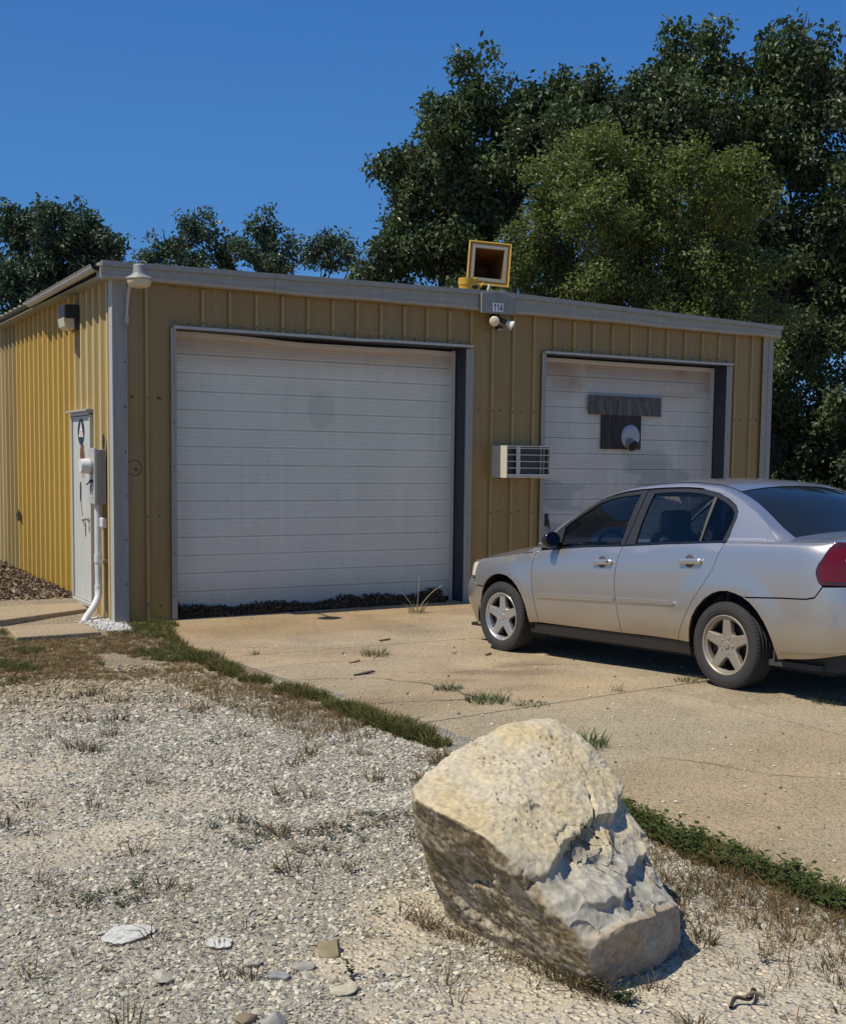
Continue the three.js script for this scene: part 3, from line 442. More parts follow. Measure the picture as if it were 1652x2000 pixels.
{   // electric meter, box and conduit on the side wall
  const t = thing('electric_meter', 'grey electric meter box with white conduit beside the side door', 'electric meter', [-0.034, 0, -0.42]);
  part('box', box(-0.118, 0, 1.17, 1.75, -0.12, 0.11, 0.006), m.greyBox, t); part('box_lid', box(-0.128, -0.1, 1.175, 1.765, -0.125, 0.115, 0.004), m.trimWhite, t);
  part('meter_base', new THREE.CylinderGeometry(0.088, 0.088, 0.03, 30).rotateZ(Math.PI / 2).translate(-0.14, 1.575, 0), m.steel, t); part('meter_dome', new THREE.CylinderGeometry(0.074, 0.082, 0.1, 30).rotateZ(Math.PI / 2).translate(-0.2, 1.575, 0), m.pvc, t);
  part('latch', [box(-0.15, -0.128, 1.4, 1.43, -0.03, 0.05), rod([-0.14, 1.42, 0.02], [-0.19, 1.38, 0.03], 0.008)], m.screw, t); part('wire_seal', tube([[-0.14, 1.38, 0], [-0.15, 1.33, 0.02], [-0.14, 1.28, 0], [-0.135, 1.24, 0.03]], 0.006, 14, 6), m.steel, t);
  part('conduit', tube([[-0.06, 1.18, -0.03], [-0.06, 0.9, -0.03], [-0.06, 0.5, -0.03], [-0.06, 0.3, -0.03], [-0.075, 0.18, -0.0], [-0.14, 0.08, 0.06], [-0.22, 0.0, 0.13], [-0.28, -0.07, 0.18]], 0.036, 60, 14), m.pvc, t);
  for (const y of [0.56, 0.22]) part('coupling', new THREE.CylinderGeometry(0.041, 0.041, 0.09, 16).translate(-0.062, y + 0.03, -0.028), m.pvc, t);
}
{
  const t = thing('junction_box', 'small white junction box on thin pipe near the corner trim', 'junction box', [-0.03, 0, -0.36]);
  part('cover', box(-0.06, 0, 0.92, 1.03, -0.05, 0.05, 0.018), m.pvc, t); part('pipe', [rod([-0.03, -0.05, 0.01], [-0.03, 0.93, 0.01], 0.012), rod([-0.05, 0.5, -0.04], [-0.05, 0.92, -0.035], 0.009)], m.lip, t); part('clip', box(-0.05, 0, 0.55, 0.58, -0.03, 0.045), m.galv, t);
}
// ---------------------------------------------------------------- silver saloon car
// own axes: x to the car's right, y up, z to its rear; z = 0 at the front axle
const BELT = [[-0.93, 0.72], [-0.6, 0.785], [-0.316, 0.835], [0, 0.87], [0.26, 0.90], [0.51, 0.932], [0.79, 0.958], [1.15, 0.986], [1.58, 1.007], [2.1, 1.035], [2.65, 1.06], [3.1, 1.073], [3.4, 1.078], [3.6, 1.078], [3.9, 1.06]];
const belt = (l) => soft(BELT, l);
const SIDE = [[0.12, 0.79], [0.2, 0.832], [0.30, 0.856], [0.40, 0.873], [0.50, 0.884], [0.60, 0.8895], [0.70, 0.8895], [0.80, 0.885], [0.88, 0.877], [0.935, 0.866], [0.975, 0.853], [1.0, 0.838]];
const CABT = [[-1, 0.955], [0.5, 0.962], [1.2, 0.992], [2, 1], [2.7, 0.985], [3.2, 0.952]];
const LEAN = [[0.1, 0.4], [0.2, 0.26], [0.3, 0.13], [0.39, 0.045], [0.47, 0], [0.55, 0.015], [0.6, 0.07], [0.66, 0.17], [0.72, 0.2], [0.8, 0.22], [0.88, 0.28]];
const RLEAN = [[0.15, 0.3], [0.26, 0.1], [0.36, 0.02], [0.5, 0], [0.7, 0.02], [0.79, 0.05], [0.95, 0.05], [1.09, 0.1]];
const NF = 1.3, NR = 1.6, PH = Math.PI / 2;
function plan(s) {   // s runs along the side and round the corners: [l, width factor, how far round the nose (-) or tail (+)]
  if (s < -0.3) { const a = clamp((-0.3 - s) / 0.9) * PH; return [-0.3 - 0.63 * Math.pow(Math.sin(a), 1 / NF), 0.97 * Math.pow(Math.cos(a), 1 / NF), -Math.sin(a)]; }
  if (s > 3.3) { const a = clamp((s - 3.3) / 1.0) * PH; return [3.3 + 0.58 * Math.pow(Math.sin(a), 1 / NR), 0.985 * Math.pow(Math.max(0, Math.cos(a)), 1 / NR), Math.sin(a)]; }
  return [s, soft([[-0.3, 0.97], [0, 0.99], [0.6, 1], [2.6, 1], [3.3, 0.985]], s), 0];
}
const sOf = (l) => l < -0.3 ? -0.3 - 0.9 * Math.asin(clamp(Math.pow((-0.3 - l) / 0.63, NF))) / PH : l > 3.3 ? 3.3 + Math.asin(clamp(Math.pow((l - 3.3) / 0.58, NR))) / PH : l;
const AXR = 2.7336;
function halfWidth(l, h, f) {
  const b = belt(l); let w;
  if (h <= b) {
    w = soft(SIDE, h - (b - 1) * smooth(0.5, 1.0, h));
    const crease = b - h; w -= 0.004 * smooth(0.052, 0.040, crease) * smooth(-0.02, 0.03, l - 0.0) ;
    for (const c of [0, AXR]) { const d = Math.hypot(l - c, h - 0.32); w += 0.014 * smooth(0.62, 0.44, d) * smooth(0.15, 0.4, h) * smooth(0.95, 0.72, h); }
    return w * f;
  }
  const k = h - b; return (0.838 - 0.004 - 0.33 * k - 0.22 * k * k) * soft(CABT, l) * Math.sqrt(f);
}
function skin(s, h, inset = 0) { const [l, f, e] = plan(s); return [-(halfWidth(l, h, f) - inset), h, l + (e < 0 ? -e * table(LEAN, h) : -e * table(RLEAN, h))]; }
function skinN(s, h) { const d = 0.004, a = skin(s - d, h), b = skin(s + d, h), c = skin(s, h - d), e = skin(s, h + d); return new THREE.Vector3(b[0] - a[0], b[1] - a[1], b[2] - a[2]).cross(V(e[0] - c[0], e[1] - c[1], e[2] - c[2])).normalize(); }
function shrink(poly, d) {   // move every edge inwards by d
  const n = poly.length; let A = 0; for (let i = 0; i < n; i++) { const [a, b] = poly[i], [c, e] = poly[(i + 1) % n]; A += a * e - c * b; } const sg = A > 0 ? 1 : -1;
  return poly.map((p, i) => { const q = poly[(i + n - 1) % n], r = poly[(i + 1) % n]; const n1 = nrm(p[0] - q[0], p[1] - q[1]), n2 = nrm(r[0] - p[0], r[1] - p[1]); let x = -(n1[1] + n2[1]) * sg, y = (n1[0] + n2[0]) * sg; const L2 = Math.max(0.5, (x * x + y * y) / 2); return [p[0] + x * d / L2, p[1] + y * d / L2]; });
}
function nrm(x, y) { const l = Math.hypot(x, y) || 1; return [x / l, y / l]; }
function clipTo(poly, axis, v, keepLess) {
  const o = []; for (let i = 0; i < poly.length; i++) { const a = poly[i], b = poly[(i + 1) % poly.length], ia = keepLess ? a[axis] <= v : a[axis] >= v, ib = keepLess ? b[axis] <= v : b[axis] >= v; if (ia) o.push(a); if (ia !== ib) { const t = (v - a[axis]) / (b[axis] - a[axis]); const q = [lerp(a[0], b[0], t), lerp(a[1], b[1], t)]; q[axis] = v; o.push(q); } } return o;
}
function patch(poly, { inset = 0, rim = 0.018, cell = 0.04, map = skin, normal = skinN, tint = null } = {}) {
  const xs = poly.map((p) => p[0]), ys = poly.map((p) => p[1]), x0 = Math.min(...xs), x1 = Math.max(...xs), y0 = Math.min(...ys), y1 = Math.max(...ys);
  const pos = [], nor = [], uv = [], col = [], key = new Map(), idx = [];
  const vert = (s, h) => { const k = Math.round(s * 1e5) + ',' + Math.round(h * 1e5); if (!key.has(k)) { key.set(k, pos.length / 3); pos.push(...map(s, h, inset)); nor.push(...normal(s, h).toArray()); uv.push(s, h); if (tint) col.push(...tint(s, h)); } return key.get(k); };
  const nx = Math.max(1, Math.ceil((x1 - x0) / cell)), ny = Math.max(1, Math.ceil((y1 - y0) / cell));
  for (let i = 0; i < nx; i++) {
    const xa = lerp(x0, x1, i / nx), xb = lerp(x0, x1, (i + 1) / nx); let c = clipTo(clipTo(poly, 0, xa, false), 0, xb, true); if (c.length < 3) continue;
    for (let j = 0; j < ny; j++) {
      const ya = lerp(y0, y1, j / ny), yb = lerp(y0, y1, (j + 1) / ny); let q = clipTo(clipTo(c, 1, ya, false), 1, yb, true);
      q = q.filter((p, k) => { const r = q[(k + 1) % q.length]; return Math.hypot(p[0] - r[0], p[1] - r[1]) > 1e-6; }); if (q.length < 3) continue;
      let A = 0; for (let k = 0; k < q.length; k++) { const r = q[(k + 1) % q.length]; A += q[k][0] * r[1] - r[0] * q[k][1]; } if (Math.abs(A) < 1e-9) continue;
      const v2 = q.map((p) => new THREE.Vector2(...p)); if (A < 0) v2.reverse(); const ids = v2.map((p) => vert(p.x, p.y));
      for (const [a, b, d] of THREE.ShapeUtils.triangulateShape(v2, [])) idx.push(ids[a], ids[b], ids[d]);
    }
  }
  const g = new THREE.BufferGeometry(); g.setAttribute('position', new THREE.Float32BufferAttribute(pos, 3)); g.setAttribute('normal', new THREE.Float32BufferAttribute(nor, 3)); g.setAttribute('uv', new THREE.Float32BufferAttribute(uv, 2)); if (tint) g.setAttribute('color', new THREE.Float32BufferAttribute(col, 3)); g.setIndex(idx);
  if (!rim) return g;
  const e = []; let A = 0; for (let k = 0; k < poly.length; k++) { const r = poly[(k + 1) % poly.length]; A += poly[k][0] * r[1] - r[0] * poly[k][1]; } const ring = A > 0 ? poly : poly.slice().reverse();
  for (let k = 0; k < ring.length; k++) { const a = ring[k], b = ring[(k + 1) % ring.length], n = Math.max(1, Math.ceil(Math.hypot(b[0] - a[0], b[1] - a[1]) / cell)); for (let t = 0; t < n; t++) e.push([lerp(a[0], b[0], t / n), lerp(a[1], b[1], t / n)]); }
  const rp = [], rc = [], n = e.length; const lo = e.map(([s, h]) => { const p = map(s, h, inset), q = normal(s, h); return [p, [p[0] - q.x * rim, p[1] - q.y * rim, p[2] - q.z * rim]]; });
  for (let k = 0; k < n; k++) { const [a, a2] = lo[k], [b, b2] = lo[(k + 1) % n]; rp.push(...a, ...a2, ...b2, ...a, ...b2, ...b); if (tint) for (let t = 0; t < 6; t++) rc.push(...tint(...e[k])); }
  const r = new THREE.BufferGeometry(); r.setAttribute('position', new THREE.Float32BufferAttribute(rp, 3)); if (tint) r.setAttribute('color', new THREE.Float32BufferAttribute(rc, 3)); r.computeVertexNormals();
  return join([g, r]);
}
function mirrored(g) {
  const q = g.index ? g.toNonIndexed() : g.clone(), p = q.attributes.position, n = q.attributes.normal;
  for (let i = 0; i < p.count; i++) { p.setX(i, -p.getX(i)); n.setX(i, -n.getX(i)); }
  for (const a of Object.values(q.attributes)) { const s = a.itemSize, d = a.array; for (let i = 0; i < a.count; i += 3) for (let k = 0; k < s; k++) { const t = d[(i + 1) * s + k]; d[(i + 1) * s + k] = d[(i + 2) * s + k]; d[(i + 2) * s + k] = t; } }
  return q;
}
const car = thing('silver_car', 'silver four-door saloon car parked nose-in facing the garage doors', 'car');
{
  const el = V(0.05268, 0.03622, 0.99795), eu = V(-0.00191, 0.99934, -0.03617), ex = new THREE.Vector3().crossVectors(eu, el);
  car.quaternion.setFromRotationMatrix(new THREE.Matrix4().makeBasis(ex, eu, el)); car.position.set(3.4545, -0.058, 3.2762);
  const dust = (s, h) => { const [l] = plan(s), q = wn(l * 2.2, h * 5, 700, 4), d = smooth(0.5, 0.22, h + 0.14 * (q - 0.5)) * 0.62 + 0.2 * smooth(0.9, 0.45, h) * (0.5 + q); const c = [0.605, 0.588, 0.558], b = [0.33, 0.25, 0.15]; return c.map((v, i) => lerp(v, b[i], d)); };
  const clean = (x, y, z) => [0.605, 0.588, 0.558];
  const silver = M(1, 1, 1, 0.38, 0.86, { vertexColors: true, clearcoat: 1, clearcoatRoughness: 0.06 });
  const plastic = M(0.022, 0.023, 0.025, 0.55), trim = M(0.03, 0.031, 0.033, 0.4), gloss = M(0.012, 0.013, 0.015, 0.22, 0, { clearcoat: 0.4, clearcoatRoughness: 0.2 });
  const glass = M(0.80, 0.88, 0.86, 0.02, 0, { transmission: 1, thickness: 0, ior: 1.5 }), tinted = M(0.22, 0.25, 0.27, 0.02, 0, { transmission: 1, thickness: 0, ior: 1.5 });
  const lampGlass = M(0.74, 0.70, 0.56, 0.22, 0, { clearcoat: 1, clearcoatRoughness: 0.15 }), red = M(0.13, 0.0015, 0.006, 0.16, 0, { clearcoat: 0.3, clearcoatRoughness: 0.05 }), redDark = M(0.06, 0.004, 0.01, 0.2, 0, { clearcoat: 1, clearcoatRoughness: 0.05 });
  const both = (name, poly, mat, o = {}) => { const g = patch(o.exact ? poly : shrink(poly, o.gap ?? 0.0028), { tint: mat === silver ? dust : null, ...o }); const a = part(name, g, mat, car); part(name, mirrored(g), mat, car); return a; };
  const P = (list) => list.map(([l, h]) => [sOf(l), h]);
  const gapF = [[0.558, 0.306], [0.541, 0.404], [0.521, 0.511], [0.498, 0.632], [0.488, 0.717], [0.491, 0.815], [0.50, 0.88], [0.52, 0.936]];
  const gapM = [[1.625, 0.308], [1.607, 0.433], [1.589, 0.543], [1.575, 0.641], [1.573, 0.74], [1.58, 0.83], [1.60, 0.909], [1.621, 1.0]];
  const gapR = [[2.264, 0.310], [2.303, 0.401], [2.382, 0.531], [2.45, 0.632], [2.552, 0.751], [2.623, 0.858], [2.705, 1.054]];
  const archF = [[-0.317, 0.205], [-0.319, 0.3], [-0.317, 0.36], [-0.308, 0.434], [-0.284, 0.516], [-0.25, 0.58], [-0.194, 0.638], [-0.107, 0.684], [-0.022, 0.705], [0.05, 0.708], [0.14, 0.694], [0.22, 0.66], [0.288, 0.612], [0.35, 0.541], [0.397, 0.453], [0.417, 0.357], [0.422, 0.297]];
  const archR = [[2.379, 0.305], [2.4, 0.418], [2.431, 0.5], [2.484, 0.573], [2.56, 0.642], [2.639, 0.688], [2.716, 0.71], [2.786, 0.714], [2.856, 0.701], [2.924, 0.681], [2.992, 0.643], [3.053, 0.591], [3.111, 0.521], [3.15, 0.45], [3.176, 0.383], [3.2, 0.259]];
  both('front_fender', P([[0.422, 0.297], ...gapF.map(([l, h]) => [l, h]), [0.50, 0.962], [0.42, 0.958], [0.26, 0.901], [0, 0.871], [-0.316, 0.836], [-0.365, 0.828], [-0.385, 0.79], [-0.41, 0.736], [-0.43, 0.668], [-0.41, 0.645], [-0.363, 0.587], [-0.25, 0.58], ...archF.slice(6, 16)]), silver);
  const fd = both('front_door', P([...gapF.slice().reverse(), [1.1, 0.307], ...gapM.slice(0, 7), [1.621, 1.002], [1.15, 0.981], [0.775, 0.953]]), silver);
  const rd = both('rear_door', P([...gapM.slice(0, 7), [1.621, 1.002], [2.1, 1.031], [2.65, 1.056], ...gapR.slice().reverse(), [1.95, 0.312]]), silver);
  both('quarter_panel', P([...gapR, [2.715, 1.062], [3.0, 1.072], [3.3, 1.077], [3.62, 1.079], [3.65, 1.078], [3.625, 1.045], [3.589, 0.981], [3.555, 0.934], [3.540, 0.89], [3.543, 0.859], [3.562, 0.813], [3.59, 0.79], [3.53, 0.714], [3.46, 0.70], [2.96, 0.682], ...archR.slice(1, 10).reverse(), [2.379, 0.305]]), silver, { gap: 0.002 });
  both('front_bumper', [...P([[-0.25, 0.574], [-0.363, 0.581], [-0.425, 0.645]]), [-0.72, 0.66], [-1.2, 0.66], [-1.2, 0.2], [-0.6, 0.2], ...P(archF.slice(0, 6))], silver);
  both('headlight', [...P([[-0.365, 0.826], [-0.39, 0.79], [-0.418, 0.736], [-0.438, 0.672]]), [-0.6, 0.668], [-0.82, 0.69], [-0.8, 0.78], [-0.6, 0.806]], lampGlass, { gap: 0.002 });
  both('grille', [[-0.84, 0.685], [-1.2, 0.685], [-1.2, 0.775], [-0.84, 0.775]], plastic, { inset: 0.006 }); both('nose_panel', [[-0.82, 0.79], [-1.2, 0.785], [-1.2, 0.80], [-0.62, 0.812]], silver, {});
  both('rear_bumper', [...P([[2.96, 0.676], [3.46, 0.694], [3.53, 0.707], [3.592, 0.783]]), [3.7, 0.786], [4.3, 0.786], [4.3, 0.34], [3.8, 0.335], ...P([[3.702, 0.332], ...archR.slice(9).reverse()])], silver, { gap: 0.0022 });
  both('tail_light', [...P([[3.684, 1.086], [3.652, 1.079], [3.625, 1.045], [3.589, 0.981], [3.555, 0.934], [3.542, 0.89], [3.545, 0.859], [3.564, 0.813], [3.596, 0.793]]), [3.95, 0.79], [4.02, 0.95], [3.95, 1.075]], redDark, { gap: 0.0025, inset: -0.004 });
  both('tail_light_lens', [...P([[3.645, 1.04], [3.612, 0.975], [3.583, 0.93], [3.572, 0.89], [3.575, 0.86], [3.6, 0.82]]), [3.9, 0.812], [3.97, 0.95], [3.9, 1.05]], red, { inset: -0.009, gap: 0, rim: 0.01 });
  both('reverse_lamp', [[3.715, 0.955], [3.80, 0.95], [3.815, 1.0], [3.735, 1.01]], lampGlass, { inset: -0.013, gap: 0, rim: 0.005 });
  both('trunk_face', [[3.96, 0.79], [4.3, 0.79], [4.3, 1.08], [3.98, 1.075]], silver);
  both('rocker_panel', P([[0.418, 0.205], [0.425, 0.291], [1.1, 0.301], [1.625, 0.302], [2.125, 0.306], [2.379, 0.30], [2.36, 0.208], [1.4, 0.208]]), plastic, { inset: 0.012, gap: 0 });
  // body lines: moulding on the doors, bumper ridge
  both('door_moulding', P([[0.565, 0.528], [1.57, 0.555], [1.57, 0.588], [0.565, 0.566]]), silver, { inset: -0.011, gap: 0.001, rim: 0.014 }); both('door_moulding', P([[1.6, 0.556], [2.24, 0.574], [2.258, 0.59], [2.248, 0.606], [1.6, 0.589]]), silver, { inset: -0.011, gap: 0.001, rim: 0.014 });
  both('bumper_ridge', P([[3.23, 0.332], [3.5, 0.345], [3.74, 0.36], [3.74, 0.352], [3.5, 0.337], [3.23, 0.322]]), silver, { inset: -0.008, gap: 0, rim: 0.01 });
  // glasshouse
  const res = (pts, n) => { const d = [0]; for (let i = 1; i < pts.length; i++) d.push(d[i - 1] + Math.hypot(pts[i][0] - pts[i - 1][0], pts[i][1] - pts[i - 1][1])); const o = []; for (let k = 0; k <= n; k++) { const t = d[d.length - 1] * k / n; let i = 1; while (i < d.length - 1 && d[i] < t) i++; const f = (t - d[i - 1]) / (d[i] - d[i - 1] || 1); o.push([lerp(pts[i - 1][0], pts[i][0], f), lerp(pts[i - 1][1], pts[i][1], f)]); } return o; };
  const ribbon = (name, a, b, mat, inset = 0.004) => both(name, [...a, ...b.slice().reverse()], mat, { inset, exact: true, rim: 0.02, cell: 0.03 });
  const gF = [[0.782, 1.141], [0.904, 1.215], [1.04, 1.284], [1.155, 1.343], [1.277, 1.378], [1.412, 1.399], [1.641, 1.416]], gR = [[1.792, 1.421], [2.001, 1.431], [2.214, 1.426], [2.342, 1.413], [2.463, 1.391]], gQ = [[2.491, 1.383], [2.591, 1.348], [2.668, 1.308], [2.704, 1.269], [2.708, 1.224], [2.685, 1.146], [2.66, 1.074]];
  const dF = [[0.685, 1.093], [0.788, 1.161], [0.897, 1.228], [1.013, 1.294], [1.139, 1.352], [1.268, 1.394], [1.399, 1.421], [1.534, 1.438], [1.705, 1.449]], dR = [[1.709, 1.449], [1.945, 1.456], [2.159, 1.455], [2.328, 1.443], [2.501, 1.412], [2.622, 1.366], [2.70, 1.32], [2.733, 1.28], [2.739, 1.236], [2.722, 1.146], [2.711, 1.062]];
  ribbon('window_trim', dF, [...gF, [1.70, 1.418]], trim); ribbon('window_trim', [[0.772, 0.959], [0.685, 1.093]], [[0.786, 0.966], [0.782, 1.141]], trim, 0.002);
  ribbon('door_pillar', [[1.705, 1.446], [1.674, 1.228], [1.624, 1.006]], [[1.641, 1.416], [1.615, 1.289], [1.598, 1.128], [1.581, 1.004]], trim, 0.001); ribbon('door_pillar', [[1.713, 1.446], [1.682, 1.228], [1.632, 1.006]], [[1.792, 1.421], [1.773, 1.32], [1.755, 1.167], [1.748, 1.012]], trim, 0.003);
  ribbon('window_trim', dR, [...gR, ...gQ], trim); ribbon('window_divider', [[2.463, 1.391], [2.452, 1.257], [2.438, 1.062]], [[2.491, 1.383], [2.473, 1.222], [2.455, 1.065]], M(0.09, 0.09, 0.085, 0.5), 0.0);
  ribbon('belt_strip', [[0.772, 0.957], [1.15, 0.985], [1.621, 1.006]], [[0.776, 0.968], [1.15, 0.997], [1.618, 1.018]], gloss, -0.002); ribbon('belt_strip', [[1.628, 1.006], [2.1, 1.035], [2.711, 1.060]], [[1.63, 1.018], [2.1, 1.047], [2.7, 1.073]], gloss, -0.002);
  both('front_window', [[0.772, 0.95], ...gF, [1.615, 1.289], [1.598, 1.128], [1.581, 0.98]], tinted, { inset: 0.012, exact: true, rim: 0 }); both('rear_window', [...gR, [2.452, 1.257], [2.438, 1.045], [1.748, 0.995], [1.755, 1.167], [1.773, 1.32]], glass, { inset: 0.012, exact: true, rim: 0 }); both('quarter_window', [...gQ, [2.455, 1.05], [2.473, 1.222]], tinted, { inset: 0.01, exact: true, rim: 0 });
  // pillar and roof rail: crease K on the side, line Rr at the roof and screens
  const K = [[0.57, 0.985], [0.685, 1.106], [0.788, 1.174], [0.897, 1.241], [1.013, 1.306], [1.139, 1.364], [1.268, 1.406], [1.40, 1.433], [1.534, 1.45], [1.705, 1.461], [1.945, 1.468], [2.16, 1.467], [2.33, 1.455], [2.475, 1.434], [2.581, 1.412], [2.74, 1.35], [2.903, 1.272], [3.02, 1.19], [3.121, 1.097]];
  const R = [[0.38, 0.985, 0.735], [0.53, 1.092, 0.685], [0.68, 1.18, 0.67], [0.79, 1.235, 0.66], [0.89, 1.282, 0.652], [1.0, 1.33, 0.642], [1.1, 1.37, 0.632], [1.24, 1.418, 0.618], [1.42, 1.458, 0.604], [1.6, 1.481, 0.594], [1.86, 1.497, 0.586], [2.08, 1.501, 0.582], [2.28, 1.489, 0.58], [2.45, 1.471, 0.58], [2.58, 1.436, 0.582], [2.78, 1.36, 0.612], [2.95, 1.262, 0.642], [3.075, 1.176, 0.662], [3.2, 1.10, 0.672]];
  const cv = (l) => new THREE.CatmullRomCurve3(l, false, 'centripetal'), Kc = cv([...K, [3.17, 1.05]].map(([l, h]) => V(...skin(l, h)))), Rc = cv(R.map(([l, h, w]) => V(-w, h, l))), Rx = cv([...R, [3.28, 1.06, 0.685]].map(([l, h, w]) => V(-w, h, l)));
  const rail = grid(80, 8, (v, u) => { const t = 1 - v; const a = Kc.getPoint(t), b = Rx.getPoint(t); const c = V(lerp(a.x, b.x, 0.22), lerp(a.y, b.y, 0.86), lerp(a.z, b.z, 0.5)); const q = (1 - u); return [q * q * a.x + 2 * u * q * c.x + u * u * b.x, q * q * a.y + 2 * u * q * c.y + u * u * b.y, q * q * a.z + 2 * u * q * c.z + u * u * b.z]; });
  const flip = (g) => { const i = g.index.array; for (let k = 0; k < i.length; k += 3) { const t = i[k]; i[k] = i[k + 1]; i[k + 1] = t; } g.computeVertexNormals(); return g; };
  const outward = (g, ref) => { const p = g.attributes.position, n = g.attributes.normal; let s = 0; for (let i = 0; i < p.count; i++) s += (p.getX(i) - ref[0]) * n.getX(i) + (p.getY(i) - ref[1]) * n.getY(i) + (p.getZ(i) - ref[2]) * n.getZ(i); return s < 0 ? flip(g) : g; };
  const rg = paint(outward(rail, [0, 0.9, 1.8]), clean); part('roof_rail', rg, silver, car); part('roof_rail', mirrored(rg), silver, car);
  both('rear_pillar', P([[2.33, 1.449], [2.33, 1.458], [2.475, 1.438], [2.585, 1.416], [2.744, 1.354], [2.908, 1.276], [3.026, 1.194], [3.128, 1.1], [3.16, 1.07], [2.95, 1.066], [2.716, 1.059], [2.726, 1.146], [2.744, 1.236], [2.738, 1.282], [2.705, 1.325], [2.626, 1.371], [2.503, 1.417]]), silver, { exact: true, rim: 0 });
  const top = (name, t0, t1, nu, crown, bow, mat, sink = 0) => { const g = outward(grid(36, nu, (u, v) => { const t = lerp(t0, t1, v), p = Rc.getPoint(t), a = u * 2 - 1, q = 1 - a * a, r = 1 - Math.pow(Math.abs(a), 2.6); return [p.x * -a, p.y + crown(v) * (0.6 * q + 0.4 * r) - sink, p.z + bow(v) * q]; }), [0, 0.6, 1.8]); if (mat === silver) paint(g, clean); return part(name, g, mat, car); };
  const n1 = R.length - 1, tW = 6.55 / n1, tB = 14.15 / n1;
  top('windshield', 0, tW, 24, (v) => lerp(0.03, 0.04, v), (v) => lerp(-0.22, -0.03, v), tinted); top('roof', tW, tB, 40, (v) => lerp(0.036, 0.042, v), (v) => lerp(-0.03, 0.02, v), silver); top('rear_windshield', tB, 1, 26, (v) => lerp(0.04, 0.05, v), (v) => lerp(0.02, 0.1, v), M(0.012, 0.018, 0.026, 0.03, 0, { specularIntensity: 0.5 }), 0.004);
  const ditch = new THREE.TubeGeometry(cv(Array.from({ length: 30 }, (_, i) => { const p = Rc.getPoint(lerp(9 / n1, tB, i / 29)); return V(p.x + 0.004, p.y + 0.002, p.z); })), 40, 0.006, 6); part('roof_ditch', ditch, trim, car); part('roof_ditch', mirrored(ditch), trim, car);
  // bonnet, cowl, boot lid
  const deck = (name, sa, sb, nu, ua, ub, crown, mat, tail) => { const g = outward(grid(nu, 26, (u, v) => { const s = lerp(sa, sb, v), [l, f, e] = plan(s), b = belt(l), p = skin(s, b - 0.002), a = lerp(ua, ub, u), c = crown(l); return [-p[0] * a, p[1] + c * (1 - Math.pow(Math.abs(a), 2.3)), p[2] + (tail ? 0 : 0)]; }), [0, 0.3, 1.8]); if (mat === silver) paint(g, clean); return part(name, g, mat, car); };
  deck('hood', 0.40, -0.75, 40, -0.985, 0.985, (l) => soft([[-0.95, 0.0], [-0.7, 0.05], [-0.4, 0.085], [0, 0.10], [0.4, 0.075]], l), silver); deck('cowl', 0.66, 0.405, 20, -0.94, 0.94, (l) => lerp(0.06, 0.04, smooth(0.4, 0.66, l)), plastic);
  const bc = (l) => soft([[3.0, 0.075], [3.3, 0.07], [3.6, 0.065], [3.75, 0.045], [3.88, 0.02]], l);
  deck('trunk_lid', 3.0, 4.29, 40, -0.838, 0.838, bc, silver, 1); for (const s of [-1, 1]) deck('rear_deck_edge', 3.0, 3.72, 8, s > 0 ? 0.845 : -1, s > 0 ? 1 : -0.845, bc, silver, 1);
  // mirrors, handles
  for (const s of [-1, 1]) { const g = sub('door_mirror', car); g.position.set(s * 0.915, 1.035, 0.80); const sh = new THREE.SphereGeometry(1, 28, 20), p = sh.attributes.position; for (let i = 0; i < p.count; i++) { let x = p.getX(i), y = p.getY(i), z = p.getZ(i); if (z > 0.25) z = 0.25 + (z - 0.25) * 0.12; const k = y > 0 ? 1 - 0.18 * y : 1; p.setXYZ(i, x * 0.085 * s, y * 0.072 + 0.012 * z, z * 0.085 * k); } sh.computeVertexNormals(); part('mirror_shell', sh, gloss, g); part('mirror_glass', new THREE.CircleGeometry(1, 28).scale(0.066, 0.055, 1).translate(0, 0.004, 0.0285), M(0.5, 0.52, 0.55, 0.04, 1), g); part('mirror_stalk', box(-0.1, 0.02, -0.055, -0.02, -0.05, 0.02, 0.01).scale(s, 1, 1), gloss, g); }
  for (const [l, h, ks] of [[1.425, 0.868, 1], [2.405, 0.911, 0]]) for (const s of [-1, 1]) {
    const g = sub('door_handle', car); const w = halfWidth(l, h, 1); g.position.set(s * (w + 0.004), h, l); g.rotation.z = s * 0.12; g.rotation.x = -0.035;
    const c = new THREE.SphereGeometry(0.058, 24, 16).scale(0.12, 0.85, 1).translate(-s * 0.0035, 0.004, -0.01); part('handle_cup', c, M(0.10, 0.10, 0.10, 0.5, 0.3), g);
    const b = new THREE.CapsuleGeometry(0.022, 0.19, 6, 14).rotateX(Math.PI / 2).scale(0.55, 1, 1).translate(s * 0.028, 0, 0), p = b.attributes.position; for (let i = 0; i < p.count; i++) p.setX(i, p.getX(i) - s * 0.018 * Math.pow(Math.abs(p.getZ(i)) / 0.116, 2)); b.computeVertexNormals(); part('handle_bar', paint(b, clean), silver, g);
    if (ks) part('key_lock', new THREE.CylinderGeometry(0.008, 0.008, 0.006, 14).rotateZ(Math.PI / 2).translate(s * 0.033, 0.002, 0.085), M(0.03, 0.03, 0.03, 0.4), g);
  }
  // cabin
  const cab = sub('cabin', car), fab = M(0.05, 0.052, 0.055, 0.9), grey = M(0.20, 0.195, 0.18, 0.85);
  part('floor_tub', [box(-0.76, 0.76, 0.2, 0.24, -0.2, 3.5), box(-0.74, -0.72, 0.24, 0.9, 0.55, 2.6), box(0.72, 0.74, 0.24, 0.9, 0.55, 2.6), box(-0.74, 0.74, 0.24, 1.0, 2.62, 2.66), box(-0.74, 0.74, 0.24, 0.95, 0.35, 0.4), box(-0.72, 0.72, 0.2, 0.62, 2.66, 3.6)], fab, cab);
